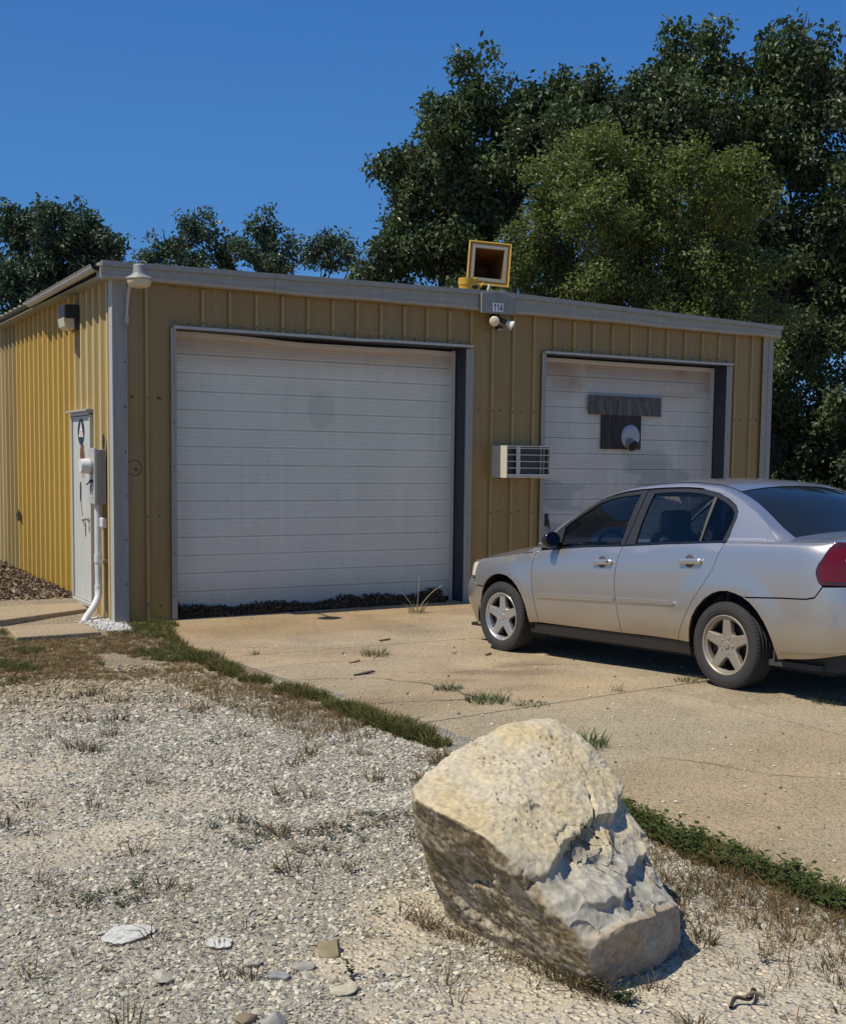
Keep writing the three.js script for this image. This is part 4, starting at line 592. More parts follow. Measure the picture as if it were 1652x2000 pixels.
  part('dashboard', [box(-0.7, 0.7, 0.72, 0.95, 0.4, 0.85, 0.05)], fab, cab); part('parcel_shelf', box(-0.7, 0.7, 1.02, 1.045, 2.6, 3.1), fab, cab); part('steering_wheel', new THREE.TorusGeometry(0.185, 0.016, 10, 30).rotateX(-0.4).translate(-0.38, 0.93, 1.02), fab, cab);
  for (const x of [-0.37, 0.37]) { const st = (n, geo) => part(n, geo, fab, cab); st('seat_cushion', box(x - 0.25, x + 0.25, 0.42, 0.58, 1.12, 1.62, 0.06)); st('seat_back', box(x - 0.24, x + 0.24, -0.02, 0.6, -0.07, 0.07, 0.06).rotateX(0.32).translate(0, 0.53, 1.55)); st('headrest', box(x - 0.15, x + 0.15, -0.1, 0.1, -0.055, 0.055, 0.05).rotateX(0.2).translate(0, 1.185, 1.72)); st('headrest_post', rod([x, 1.02, 1.7], [x, 1.14, 1.72], 0.012)); }
  part('rear_bench', [box(-0.68, 0.68, 0.42, 0.58, 2.0, 2.5, 0.05), box(-0.66, 0.66, -0.02, 0.58, -0.07, 0.07, 0.05).rotateX(0.35).translate(0, 0.5, 2.45)], fab, cab); part('head_lining', outward(grid(12, 12, (u, v) => { const p = Rc.getPoint(lerp(tW, tB, v)), a = u * 2 - 1; return [-p.x * a * 0.98, p.y + 0.012 * (1 - a * a) - 0.012, p.z]; }), [0, 3, 1.8]), grey, cab);
  part('underbody', [box(-0.7, 0.7, 0.17, 0.2, -0.7, 3.55), box(-0.55, 0.55, 0.2, 0.7, -0.6, 0.4)], m.dark, car);
  part('exhaust_tip', [new THREE.CylinderGeometry(0.03, 0.03, 0.22, 18).rotateX(Math.PI / 2).translate(-0.46, 0.24, 3.55), new THREE.CylinderGeometry(0.1, 0.1, 0.5, 22).scale(1, 1, 0.7).rotateZ(Math.PI / 2).translate(-0.35, 0.25, 3.3)], M(0.22, 0.16, 0.1, 0.7, 0.4), car);
  for (const [l, s] of [[0, -1], [0, 1], [AXR, -1], [AXR, 1]]) part('wheel_well', new THREE.CylinderGeometry(0.41, 0.41, 0.34, 32, 1, true, Math.PI - 1.75, 3.5).rotateX(Math.PI / 2).rotateY(Math.PI / 2).translate(s * 0.69, 0.315, l + (l ? 0.05 : 0.05)), m.dark, car);
  // wheels
  const wheelAt = (l, s, mat, turn) => {
    const g = sub('wheel', car); g.position.set(s * 0.775, 0.316, l); g.rotation.y = s < 0 ? Math.PI + turn : turn; const Rr = 0.3165;   // own +x points outwards
    const lat = (p, n = 64) => new THREE.LatheGeometry(p.map(([r, x]) => new THREE.Vector2(r, x)), n).rotateZ(-Math.PI / 2);
    const tr = [[0.212, -0.085], [0.24, -0.1], [0.28, -0.103], [0.303, -0.094], [Rr - 0.004, -0.082]]; for (const x of [-0.052, -0.018, 0.018, 0.052]) tr.push([Rr, x - 0.012], [Rr, x - 0.006], [Rr - 0.009, x - 0.004], [Rr - 0.009, x + 0.004], [Rr, x + 0.006]);
    tr.push([Rr, 0.072], [Rr - 0.004, 0.082], [0.306, 0.093], [0.298, 0.0965], [0.29, 0.0995], [0.288, 0.1005], [0.265, 0.1035], [0.262, 0.1045], [0.24, 0.1005], [0.226, 0.094], [0.219, 0.088]); part('tyre', lat(tr, 80), m.rubber, g);
    const lugs = []; for (let i = 0; i < 66; i++) for (const e of [-1, 1]) { const a = i / 66 * Math.PI * 2; lugs.push(box(-0.013, 0.013, -0.006, 0.006, -0.0085, 0.0085).rotateZ(-e * 0.6).translate(e * 0.0835, Rr - 0.0095, 0).rotateX(a)); }
    const tread = part('tread_blocks', lugs, m.rubber, g); tread.userData.kind = 'stuff';
    part('rim_barrel', lat([[0.2, -0.08], [0.195, 0.0], [0.196, 0.06], [0.205, 0.082]]), M(0.12, 0.11, 0.1, 0.6, 0.5), g); part('brake_disc', [lat([[0.02, 0.0], [0.14, 0.0], [0.14, -0.02], [0.02, -0.02]]), box(-0.03, 0.03, -0.06, 0.06, 0.1, 0.17)], M(0.06, 0.05, 0.045, 0.6, 0.5), g);
    part('rim_lip', lat([[0.2, 0.07], [0.204, 0.086], [0.212, 0.094], [0.219, 0.094], [0.2215, 0.089], [0.219, 0.08]]), mat, g);
    const sh = new THREE.Shape(); sh.absarc(0, 0, 0.206, 0, Math.PI * 2, false);
    for (let i = 0; i < 5; i++) { const a = i * Math.PI * 0.4 + Math.PI / 2 + Math.PI / 5, h = new THREE.Path(), at = (r, d) => [r * Math.cos(a + d), r * Math.sin(a + d)]; h.moveTo(...at(0.082, 0)); h.quadraticCurveTo(...at(0.085, 0.16), ...at(0.1, 0.28)); h.lineTo(...at(0.186, 0.49)); h.quadraticCurveTo(...at(0.195, 0.485), ...at(0.197, 0.445)); for (let k = 1; k <= 6; k++) h.lineTo(...at(0.197, lerp(0.445, -0.445, k / 6))); h.quadraticCurveTo(...at(0.195, -0.485), ...at(0.186, -0.49)); h.lineTo(...at(0.1, -0.28)); h.quadraticCurveTo(...at(0.085, -0.16), ...at(0.082, 0)); sh.holes.push(h); }
    const sp = new THREE.ExtrudeGeometry(sh, { depth: 0.022, bevelEnabled: true, bevelSize: 0.009, bevelThickness: 0.014, bevelSegments: 3, curveSegments: 40 }).rotateY(Math.PI / 2).translate(0.042, 0, 0), p = sp.attributes.position;
    for (let i = 0; i < p.count; i++) { const r = Math.hypot(p.getY(i), p.getZ(i)); p.setX(i, p.getX(i) - 0.014 * smooth(0.13, 0.04, r)); } sp.computeVertexNormals(); part('spokes', sp, mat, g);
    part('hub_cap', [new THREE.CylinderGeometry(0.026, 0.031, 0.012, 24).rotateZ(-Math.PI / 2).translate(0.072, 0, 0), box(0.076, 0.08, -0.006, 0.006, -0.017, 0.017, 0.0015)], mat, g);
    for (let i = 0; i < 5; i++) { const a = i * Math.PI * 0.4 + Math.PI / 2 + 0.35; part('lug_nut', [new THREE.CylinderGeometry(0.0085, 0.01, 0.016, 6).rotateZ(-Math.PI / 2).translate(0.07, 0.056 * Math.sin(a), 0.056 * Math.cos(a))], m.steel, g); const k = part('nut_pocket', new THREE.CylinderGeometry(0.0165, 0.0165, 0.004, 16).rotateZ(-Math.PI / 2).translate(0.0655, 0.056 * Math.sin(a), 0.056 * Math.cos(a)), m.dark, g); }
  };
  const rimA = M(0.56, 0.55, 0.53, 0.32, 0.75), rimB = M(0.37, 0.325, 0.26, 0.5, 0.5);
  wheelAt(0, -1, rimA, 0.05); wheelAt(0, 1, rimA, 0.05); wheelAt(AXR, -1, rimB, 0); wheelAt(AXR, 1, rimB, 0);
}
// ---------------------------------------------------------------- boulder
{
  const t = thing('boulder', 'large pale limestone boulder with yellowish top in the foreground gravel', 'boulder'), C = V(-1.02, 0.27, 9.1);
  const hull = [[-1.512, 0.524, 8.965], [-1.46, 0.41, 8.92], [-1.46, 0.478, 9.15], [-1.42, 0.452, 9.36], [-1.318, 0.283, 9.475], [-1.235, 0.168, 9.61], [-1.346, 0.173, 8.897], [-1.264, -0.03, 8.87], [-1.157, -0.03, 9.58], [-1.19, 0.59, 8.7], [-0.933, 0.684, 8.75], [-0.78, 0.694, 8.8], [-0.709, 0.642, 8.9], [-0.657, 0.468, 9.1], [-0.69, 0.32, 9.3], [-1.042, 0.225, 9.63], [-0.734, 0.19, 9.5], [-0.683, 0.03, 9.45], [-0.8, -0.03, 9.52], [-0.52, 0.0, 8.85], [-0.5, 0.3, 8.75], [-0.7, 0.55, 8.5], [-1.15, 0.4, 8.45], [-1.05, -0.03, 8.45], [-0.7, -0.03, 8.4]];
  const h = new ConvexHull().setFromPoints(hull.map((p) => V(...p).sub(C))), planes = []; for (const f of h.faces) planes.push([f.normal.x, f.normal.y, f.normal.z, f.constant]);
  const g = mergeVertices(new THREE.IcosahedronGeometry(1, 150).deleteAttribute('uv').deleteAttribute('normal'), 1e-5), p = g.attributes.position, n = p.count, r = rng(4243), dir = p.array.slice(), X = p.array, rad = new Float32Array(n);
  for (let i = 0; i < n; i++) { const d = V(dir[i * 3], dir[i * 3 + 1], dir[i * 3 + 2]).normalize(); let s = 0; for (const [a, b, c, k] of planes) { const q = (a * d.x + b * d.y + c * d.z) / k; if (q > 0) s += Math.pow(q, 44); } rad[i] = Math.pow(s, -1 / 44); dir.set([d.x, d.y, d.z], i * 3); }
  const settle = () => { for (let i = 0; i < n; i++) { X[i * 3] = C.x + dir[i * 3] * rad[i]; X[i * 3 + 1] = C.y + dir[i * 3 + 1] * rad[i]; X[i * 3 + 2] = C.z + dir[i * 3 + 2] * rad[i]; } g.computeVertexNormals(); return g.attributes.normal.array.slice(); };
  const N = settle();
  const worley = (x, y, z, s) => { const ix = Math.floor(x), iy = Math.floor(y), iz = Math.floor(z); let d1 = 9; for (let a = -1; a <= 1; a++) for (let b = -1; b <= 1; b++) for (let c = -1; c <= 1; c++) { const A = ix + a, B = iy + b, D = iz + c, d = Math.hypot(A + hash(A, B, D * 7 + s) - x, B + hash(A, B, D * 7 + s + 1) - y, D + hash(A, B, D * 7 + s + 2) - z); if (d < d1) d1 = d; } return d1; };
  const R = new Array(n);   // share of [weathered crust, left face, front face, broken rock]
  for (let i = 0; i < n; i++) {
    const x = X[i * 3], y = X[i * 3 + 1], z = X[i * 3 + 2], nx = N[i * 3], ny = N[i * 3 + 1], nz = N[i * 3 + 2];
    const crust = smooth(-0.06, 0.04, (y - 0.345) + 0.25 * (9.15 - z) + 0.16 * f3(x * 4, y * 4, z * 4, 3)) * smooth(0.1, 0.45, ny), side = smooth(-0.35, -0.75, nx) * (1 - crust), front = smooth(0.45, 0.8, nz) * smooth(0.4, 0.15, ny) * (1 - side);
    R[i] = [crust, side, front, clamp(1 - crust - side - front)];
  }
  for (let i = 0; i < n; i++) { const x = X[i * 3], y = X[i * 3 + 1], z = X[i * 3 + 2]; rad[i] += 0.020 * f3(x * 2.6, y * 2.6, z * 2.6, 3) + (0.35 + R[i][3]) * 0.016 * f3(x * 6 + 3, y * 6, z * 6, 3); }
  settle();
  const split = (ci, R0, tilt, depth) => {   // a flake broken off along one plane
    const c = [X[ci * 3], X[ci * 3 + 1], X[ci * 3 + 2]], m = V(N[ci * 3] + (r() - 0.5) * tilt, N[ci * 3 + 1] + (r() - 0.5) * tilt, N[ci * 3 + 2] + (r() - 0.5) * tilt).normalize(), k0 = m.x * (c[0] - C.x) + m.y * (c[1] - C.y) + m.z * (c[2] - C.z) - depth, st = 0.6 + 0.8 * r();
    for (let i = 0; i < n; i++) { const dx = X[i * 3] - c[0], dy = (X[i * 3 + 1] - c[1]), dz = (X[i * 3 + 2] - c[2]) * st, d2 = dx * dx + dy * dy + dz * dz; if (d2 > R0 * R0) continue; const q = m.x * dir[i * 3] + m.y * dir[i * 3 + 1] + m.z * dir[i * 3 + 2]; if (q < 0.2) continue; const rk = k0 / q; if (rk < rad[i]) rad[i] -= Math.min(rad[i] - rk, 0.020) * smooth(R0, R0 * 0.86, Math.sqrt(d2) * (1 + 0.12 * f3(dx * 30, dy * 30, dz * 30, 2))); }
  };
  const pick = (k, lo) => { for (let t = 0; t < 4000; t++) { const i = Math.floor(r() * n); if (R[i][k] > lo) return i; } return 0; };
  for (let k = 0; k < 16; k++) split(pick(3, 0.6), 0.07 + 0.08 * r(), 0.5, 0.003 + 0.006 * r()); settle();
  for (let k = 0; k < 50; k++) split(pick(3, 0.4), 0.03 + 0.045 * r(), 0.6, 0.001 + 0.004 * r()); settle();
  const rim = () => { for (let t = 0; t < 6000; t++) { const i = Math.floor(r() * n); if (N[i * 3] < -0.3 && N[i * 3] > -0.62 && N[i * 3 + 1] > 0.2 && X[i * 3 + 1] > 0.14) return i; } return 0; };
  for (let k = 0; k < 30; k++) split(rim(), 0.04 + 0.06 * r(), 0.7, 0.004 + 0.010 * r()); settle();
  for (let k = 0; k < 12; k++) split(pick(1, 0.7), 0.10 + 0.14 * r(), 0.22, 0.003 + 0.004 * r());
  for (let k = 0; k < 14; k++) split(pick(2, 0.7), 0.08 + 0.1 * r(), 0.3, 0.003 + 0.004 * r());
  for (let k = 0; k < 14; k++) split(pick(0, 0.8), 0.08 + 0.12 * r(), 0.16, 0.001 + 0.003 * r());
  const N2 = settle(), col = new Float32Array(n * 3), mix3 = (a, b, k) => a.map((v, j) => lerp(v, b[j], clamp(k)));
  for (let i = 0; i < n; i++) {
    const x = X[i * 3], y = X[i * 3 + 1], z = X[i * 3 + 2], [crust, side, front, broken] = R[i], ny = N[i * 3 + 1];
    const pit = worley(x * 38, y * 38, z * 38, 91), pm = smooth(0.0, 0.3, f3(x * 4.5, y * 4.5, z * 4.5, 2) + 0.02), gr = f3(x * 55, y * 55, z * 55, 3);
    let d = 0.0024 * gr + crust * (0.012 * f3(x * 8, y * 8, z * 8, 3) + 0.007 * f3(x * 19, y * 19, z * 19, 3) + 0.004 * f3(x * 42, y * 42, z * 42, 2)) - crust * 0.010 * smooth(0.32, 0.12, pit) * pm + side * (0.008 * f3(x * 14 + 3, (y + z * 0.4) * 16, (z - y * 0.4) * 9, 4) + 0.004 * f3(x * 45, y * 45, z * 45, 3)) + front * 0.006 * f3(x * 18, y * 18, z * 18, 3) + broken * (0.005 * f3(x * 20, y * 20, z * 20, 3) + 0.010 * f3(x * 9, y * 9, z * 9, 3) + 0.007 * (Math.abs(f3(x * 4 + 2, (0.86 * x + 0.10 * y - 0.42 * z) * 26, y * 3, 3)) - 0.3));
    const ledge = y - 0.405 - 0.18 * (x + 1.0) + 0.06 * f3(x * 5, 2, z * 5, 3); d -= 0.030 * smooth(0.007, -0.007, ledge) * lerp(0.55, 1, smooth(-0.16, -0.01, ledge)) * smooth(-1.28, -1.14, x) * smooth(0.1, 0.4, ny) * smooth(0.5, 0.2, side); d += 0.012 * smooth(-0.02, 0.01, ledge) * smooth(0.10, 0.0, ledge);
    const led2 = y - 0.285 - 0.10 * (x + 1.0) + 0.06 * f3(x * 6, 7, z * 6, 3); d -= 0.026 * smooth(0.007, -0.007, led2) * lerp(0.35, 1, smooth(-0.14, -0.01, led2)) * smooth(-1.2, -1.06, x) * smooth(0.1, 0.4, ny); d += 0.010 * smooth(-0.02, 0.008, led2) * smooth(0.08, 0.0, led2) * broken;
    const slot = Math.abs(x + 0.80 + 0.5 * (z - 9.0) + 0.03 * f3(z * 9, y * 9, 1, 2)); d -= 0.022 * smooth(0.010, 0.003, slot) * smooth(0.36, 0.40, y) * smooth(0.53, 0.47, y) * crust;
    for (let k = 0; k < 3; k++) X[i * 3 + k] += N2[i * 3 + k] * d;
    const v1 = f3(x * 5, y * 5, z * 5, 4), v2 = f3(x * 22, y * 22, z * 22, 3), vein = smooth(0.03, 0.0, Math.abs(f3(x * 3 + 8, y * 8, z * 3, 2)));
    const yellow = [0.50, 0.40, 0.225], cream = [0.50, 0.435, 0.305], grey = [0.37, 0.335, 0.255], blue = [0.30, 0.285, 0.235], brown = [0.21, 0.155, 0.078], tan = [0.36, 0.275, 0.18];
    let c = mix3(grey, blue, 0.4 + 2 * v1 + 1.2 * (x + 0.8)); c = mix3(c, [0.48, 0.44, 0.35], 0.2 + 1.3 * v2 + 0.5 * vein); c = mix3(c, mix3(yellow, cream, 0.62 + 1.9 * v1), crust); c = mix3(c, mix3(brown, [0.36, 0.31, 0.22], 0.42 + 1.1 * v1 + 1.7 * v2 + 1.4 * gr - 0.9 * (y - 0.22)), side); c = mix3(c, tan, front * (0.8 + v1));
    const K = 1 + 0.5 * gr + 0.25 * v2 - crust * 0.4 * smooth(0.3, 0.12, pit) * pm; col.set(c.map((v) => v * K), i * 3);
  }
  g.setAttribute('color', new THREE.BufferAttribute(col, 3)); g.computeVertexNormals();
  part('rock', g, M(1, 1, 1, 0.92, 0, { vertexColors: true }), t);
}
// ---------------------------------------------------------------- gravel, stones, litter
const camInv = new THREE.Matrix4(); camera.updateMatrixWorld(true); camInv.copy(camera.matrixWorld).invert();
const seen = (x, y, z, mg = 0.12) => { const v = V(x, y, z).applyMatrix4(camInv), k = 0.35 + mg; return v.z < -0.3 && Math.abs(v.x / -v.z) < k && v.y / -v.z > -0.38 - mg; };   // a wide margin round the frame
function pebble(seed, detail = 1, flat = 0.6) {
  const r = rng(seed), g = mergeVertices(new THREE.IcosahedronGeometry(1, detail).deleteAttribute('uv').deleteAttribute('normal'), 1e-4), p = g.attributes.position, cuts = [];
  for (let i = 0; i < 12; i++) { const d = V(r() - 0.5, r() - 0.5, r() - 0.5).normalize(); cuts.push([d, 0.48 + 0.34 * r()]); } const sx = 0.75 + 0.6 * r(), sz = 0.7 + 0.4 * r(), sy = flat * (0.7 + 0.5 * r());
  for (let i = 0; i < p.count; i++) { const v = V(p.getX(i), p.getY(i), p.getZ(i)); for (const [d, k] of cuts) { const q = v.dot(d); if (q > k) v.addScaledVector(d, k - q); } p.setXYZ(i, v.x * sx, v.y * sy, v.z * sz); }
  return toCreasedNormals(g, 0.5);
}
function scatter(name, geos, mat, spots, root, tint) {   // spots: [x, y, z, size, turn, tiltX, tiltZ]
  const lists = geos.map(() => []); spots.forEach((s, i) => lists[i % geos.length].push(s));
  const o = new THREE.Object3D(); o.rotation.order = 'YXZ'; const c = new THREE.Color();
  lists.forEach((l, k) => { if (!l.length) return; const im = new THREE.InstancedMesh(geos[k], mat, l.length); im.name = name; l.forEach((s, i) => { o.position.set(s[0], s[1], s[2]); o.rotation.set(s[5] ?? 0, s[4], s[6] ?? 0); if (Array.isArray(s[3])) o.scale.set(...s[3]); else o.scale.setScalar(s[3]); o.updateMatrix(); im.setMatrixAt(i, o.matrix); const t = tint(s, i + k * 7919); im.setColorAt(i, c.setRGB(t[0], t[1], t[2])); }); im.castShadow = im.receiveShadow = true; im.userData.kind = 'stuff'; root.add(im); });
}
function stuff(name, label) { const g = new THREE.Group(); g.name = numbered(name); g.userData.kind = 'stuff'; if (label) g.userData.label = label; scene.add(g); return g; }
const soilY = (x, z) => G(x, z) + 0.02 * (wn(x * 1.3, z * 1.3, 401, 3) - 0.5) + 0.008 * (wn(x * 7, z * 7, 402, 2) - 0.5);
const edgeX = (z) => 0.1 + 0.05 * Math.sin(z * 1.7) + 0.03 * Math.sin(z * 5.3);
{
  const r = rng(77), spots = [];
  const fill = (x0, x1, z0, z1, n, s0, s1, pw) => { for (let i = 0; i < n; i++) { const x = lerp(x0, x1, r()), z = lerp(z0, z1, r()), gk = greyness(x, z); if (x > edgeX(z) - 0.02 || r() > 0.06 + 0.97 * gk + 0.3 * smooth(7, 5, z) || !seen(x, 0, z)) continue; const s = s0 + (s1 - s0) * Math.pow(r(), pw); spots.push([x, soilY(x, z) + s * 0.12, z, s, r() * 6.283, (r() - 0.5) * 1.1, (r() - 0.5) * 1.1]); } };
  fill(-4.4, 0.2, 7.4, 11.4, 185000, 0.0028, 0.0135, 2.9); fill(-4.2, 0.2, 5.2, 7.6, 100000, 0.0035, 0.015, 2.6); fill(-4.2, 0.2, 2.6, 5.2, 40000, 0.005, 0.022, 2.6);
  const tint = (s, i) => { const far = 0.85 * smooth(5.6, 3.2, s[2]); return stoneTone(i).map((v, j) => v * lerp(1, [0.80, 0.68, 0.50][j], far)); };
  const stoneTone = (i) => { const a = hash(i, 3, 9), b = hash(i, 5, 9), k = 0.20 + 0.40 * Math.pow(a, 1.3); return b < 0.55 ? [k, k * 0.945, k * 0.77] : b < 0.86 ? [k * 1.12, k * 0.99, k * 0.72] : b < 0.95 ? [k * 0.66, k * 0.64, k * 0.56] : [0.60, 0.56, 0.46]; };
  scatter('pebbles', [1, 2, 3, 4, 5, 6, 7, 8].map((k) => pebble(k * 13, 1, 0.55)), M(1, 1, 1, 0.9), spots, stuff('gravel', 'loose grey limestone gravel'), tint);
  const white = []; for (let i = 0; i < 900; i++) { const a = r() * 6.283, q = Math.sqrt(r()), x = -0.22 + 0.2 * q * Math.cos(a) + 0.12 * r(), z = 0.1 + 0.55 * q * Math.sin(a); if (x < 0.06) white.push([x, soilY(x, z) + 0.006, z, 0.008 + 0.014 * r(), r() * 6.28, r() - 0.5, r() - 0.5]); }
  scatter('pebbles', [pebble(91), pebble(92)], M(1, 1, 1, 0.85), white, stuff('white_pebbles', 'white pebbles around the conduit foot by the corner'), (s, i) => { const k = 0.38 + 0.25 * hash(i, 1, 2); return [k, k * 0.97, k * 0.9]; });
  const grit = []; for (let i = 0; i < 2600; i++) { const x = 0.15 + 5 * Math.pow(r(), 1.4), z = 2 + 8.5 * r(); if (!seen(x, 0, z)) continue; const s = 0.003 + 0.011 * Math.pow(r(), 5); grit.push([x, G(x, z) + s * 0.4, z, s, r() * 6.28, 0, 0]); }
  scatter('pebbles', [pebble(95), pebble(96)], M(1, 1, 1, 0.9), grit, stuff('loose_grit', 'loose grit scattered on the concrete apron'), (s, i) => { const k = hash(i, 4, 2); return k < 0.5 ? [0.5, 0.44, 0.35] : k < 0.8 ? [0.62, 0.57, 0.48] : [0.10, 0.08, 0.06]; });
  const stone = (x, z, s, seed, c, label, flat = 0.55) => { const t = thing('stone', label, 'stone', [x, soilY(x, z) + s * 0.18, z]); s *= 0.72; const g = pebble(seed, 3, flat); g.scale(s, s, s).rotateY(seed); const q = paint(g, (a, b, d) => { const k = 1 + 0.5 * f3(a * 30, b * 30, d * 30, 3); return c.map((v) => v * k); }); part('rock', q, M(1, 1, 1, 0.92, 0, { vertexColors: true }), t); };
  stone(-2.33, 8.88, 0.055, 205, [0.46, 0.43, 0.34], 'blocky tan stone with a flat top below the large white bag', 0.8); stone(-1.77, 8.93, 0.06, 211, [0.27, 0.22, 0.13], 'brown rounded stone beside a dry weed left of the boulder', 0.75);
  stone(-2.03, 8.9, 0.048, 219, [0.40, 0.375, 0.31], 'pale flat stone right of the small white bag'); stone(-2.0, 9.03, 0.05, 223, [0.27, 0.27, 0.255], 'bluish grey flat stone among the gravel below the small white bag', 0.4); stone(-1.9, 9.0, 0.045, 229, [0.33, 0.31, 0.26], 'grey stone wedged by white chips near the sandy patch');
  stone(-1.86, 9.22, 0.07, 233, [0.47, 0.42, 0.31], 'flat tan slab of stone in the sandy soil at the bottom', 0.25); stone(-2.2, 9.25, 0.05, 239, [0.22, 0.17, 0.11], 'dark brown stone half buried at the bottom of the gravel', 0.8); stone(-2.13, 9.33, 0.05, 241, [0.36, 0.345, 0.30], 'upright grey stone beside the dark brown one', 1.0);
  stone(-1.0, 4.9, 0.05, 251, [0.5, 0.49, 0.46], 'small pale stone lying beside the grass strip'); stone(-1.55, 1.9, 0.07, 257, [0.42, 0.36, 0.26], 'flat tan stone at the edge of the dry grass', 0.3);
  stone(0.04, 8.95, 0.03, 263, [0.72, 0.71, 0.68], 'bright white chip beside the leafy weeds right of the boulder', 0.5);
  // plastic bags
  const bag = (x, z, w, d, turn, label, seed) => { const t = thing('plastic_bag', label, 'litter', [x, soilY(x, z), z]); t.rotation.y = turn; const g = grid(40, 24, (u, v) => { const a = (u - 0.5) * 2, b = (v - 0.5) * 2, e = 1 + 0.4 * f3(b / (Math.hypot(a, b) || 1) * 1.2, a / (Math.hypot(a, b) || 1) * 1.2, seed, 2), q = Math.max(Math.abs(a), Math.abs(b)) || 1e-3, l = Math.hypot(a, b) || 1e-3, kx = a / l * q * e, kz = b / l * q * e; const fold = Math.abs(f3(kx * 0.9 + seed, kz * 3 + kx, 3, 3)); return [kx * w / 2, 0.008 + 0.045 * fold * (1 - 0.75 * q * q) + 0.006 * Math.abs(f3(kx * 4, kz * 6, seed, 2)), kz * d / 2]; }); part('film', g, M(0.66, 0.65, 0.60, 0.9, 0, { transmission: 0.25, thickness: 0, side: THREE.DoubleSide }), t); };
  bag(-2.33, 8.5, 0.2, 0.13, 0.25, 'crumpled white plastic bag flattened on the gravel beside a dry weed', 5); bag(-2.08, 8.7, 0.09, 0.1, 0.8, 'small torn white plastic scrap right of the larger bag', 9); 
  // wood scraps on the apron
  const chip = (x, z, l, w, turn, c, label) => { const t = thing('wood_scrap', label, 'wood scrap', [x, G(x, z) + 0.004, z]); t.rotation.y = turn; const g = new THREE.BoxGeometry(l, 0.012, w, 10, 1, 2).translate(0, 0.006, 0), p = g.attributes.position; for (let i = 0; i < p.count; i++) { p.setY(i, p.getY(i) + 0.004 * Math.sin(p.getX(i) * 20)); p.setZ(i, p.getZ(i) * (1 - 0.5 * Math.abs(p.getX(i) / l * 2) ** 3)); } g.computeVertexNormals(); part('splinter', g, M(...c, 0.9), t); };
  chip(1.1, 3.32, 0.13, 0.03, 0.35, [0.33, 0.23, 0.13], 'pale brown wood splinter on the apron left of the middle'); chip(0.86, 3.98, 0.22, 0.035, 0.28, [0.06, 0.055, 0.05], 'long dark sliver lying flat on the apron'); chip(1.93, 2.3, 0.13, 0.02, 0.1, [0.16, 0.10, 0.05], 'thin dark leaf stem on the apron below the weed by the door'); chip(2.34, 3.5, 0.09, 0.025, 0.45, [0.14, 0.10, 0.05], 'short brown bark piece in front of the front wheel');
  const root = thing('dead_root', 'dark twisted dead root lying in the sand below the boulder', 'root', [-0.82, soilY(-0.82, 9.86), 9.86]); part('stem', tube([[-0.06, 0.01, 0.02], [-0.02, 0.025, 0.0], [0.02, 0.02, 0.02], [0.06, 0.03, -0.01], [0.09, 0.012, -0.03]], 0.006, 24, 7), m.bark, root); part('stem', tube([[0.0, 0.02, 0.01], [0.02, 0.045, 0.03], [0.05, 0.03, 0.05]], 0.005, 12, 6), m.twig, root);
}
// ---------------------------------------------------------------- grass and weeds
function tuftGeo(seed, n, rad, h, lean, w) {
  const r = rng(seed), pos = [], nor = [];
  for (let i = 0; i < n; i++) {
    const a = r() * 6.283, d = rad * Math.sqrt(r()), x = d * Math.cos(a), z = d * Math.sin(a), L = h * (0.45 + 0.65 * r()), b = a + (r() - 0.5) * 2.2, k = lean * (0.3 + r()), cx = Math.cos(b), cz = Math.sin(b), ww = w * (0.6 + 0.7 * r()), ta = r() * 6.283, tx = Math.cos(ta) * ww / 2, tz = Math.sin(ta) * ww / 2;
    const P = (t) => [x + cx * L * k * t * t, L * t * (1 - 0.3 * k * t), z + cz * L * k * t * t], s = [0, 0.45, 0.78, 1].map(P), f = [1, 0.85, 0.55, 0];
    for (let q = 0; q < 3; q++) { const A = s[q], B = s[q + 1], u = f[q], v = f[q + 1], a1 = [A[0] - tx * u, A[1], A[2] - tz * u], a2 = [A[0] + tx * u, A[1], A[2] + tz * u], b1 = [B[0] - tx * v, B[1], B[2] - tz * v], b2 = [B[0] + tx * v, B[1], B[2] + tz * v]; pos.push(...a1, ...a2, ...b2); if (q < 2) pos.push(...a1, ...b2, ...b1); }
  }
  const g = new THREE.BufferGeometry(); g.setAttribute('position', new THREE.Float32BufferAttribute(pos, 3)); g.computeVertexNormals(); return g;
}
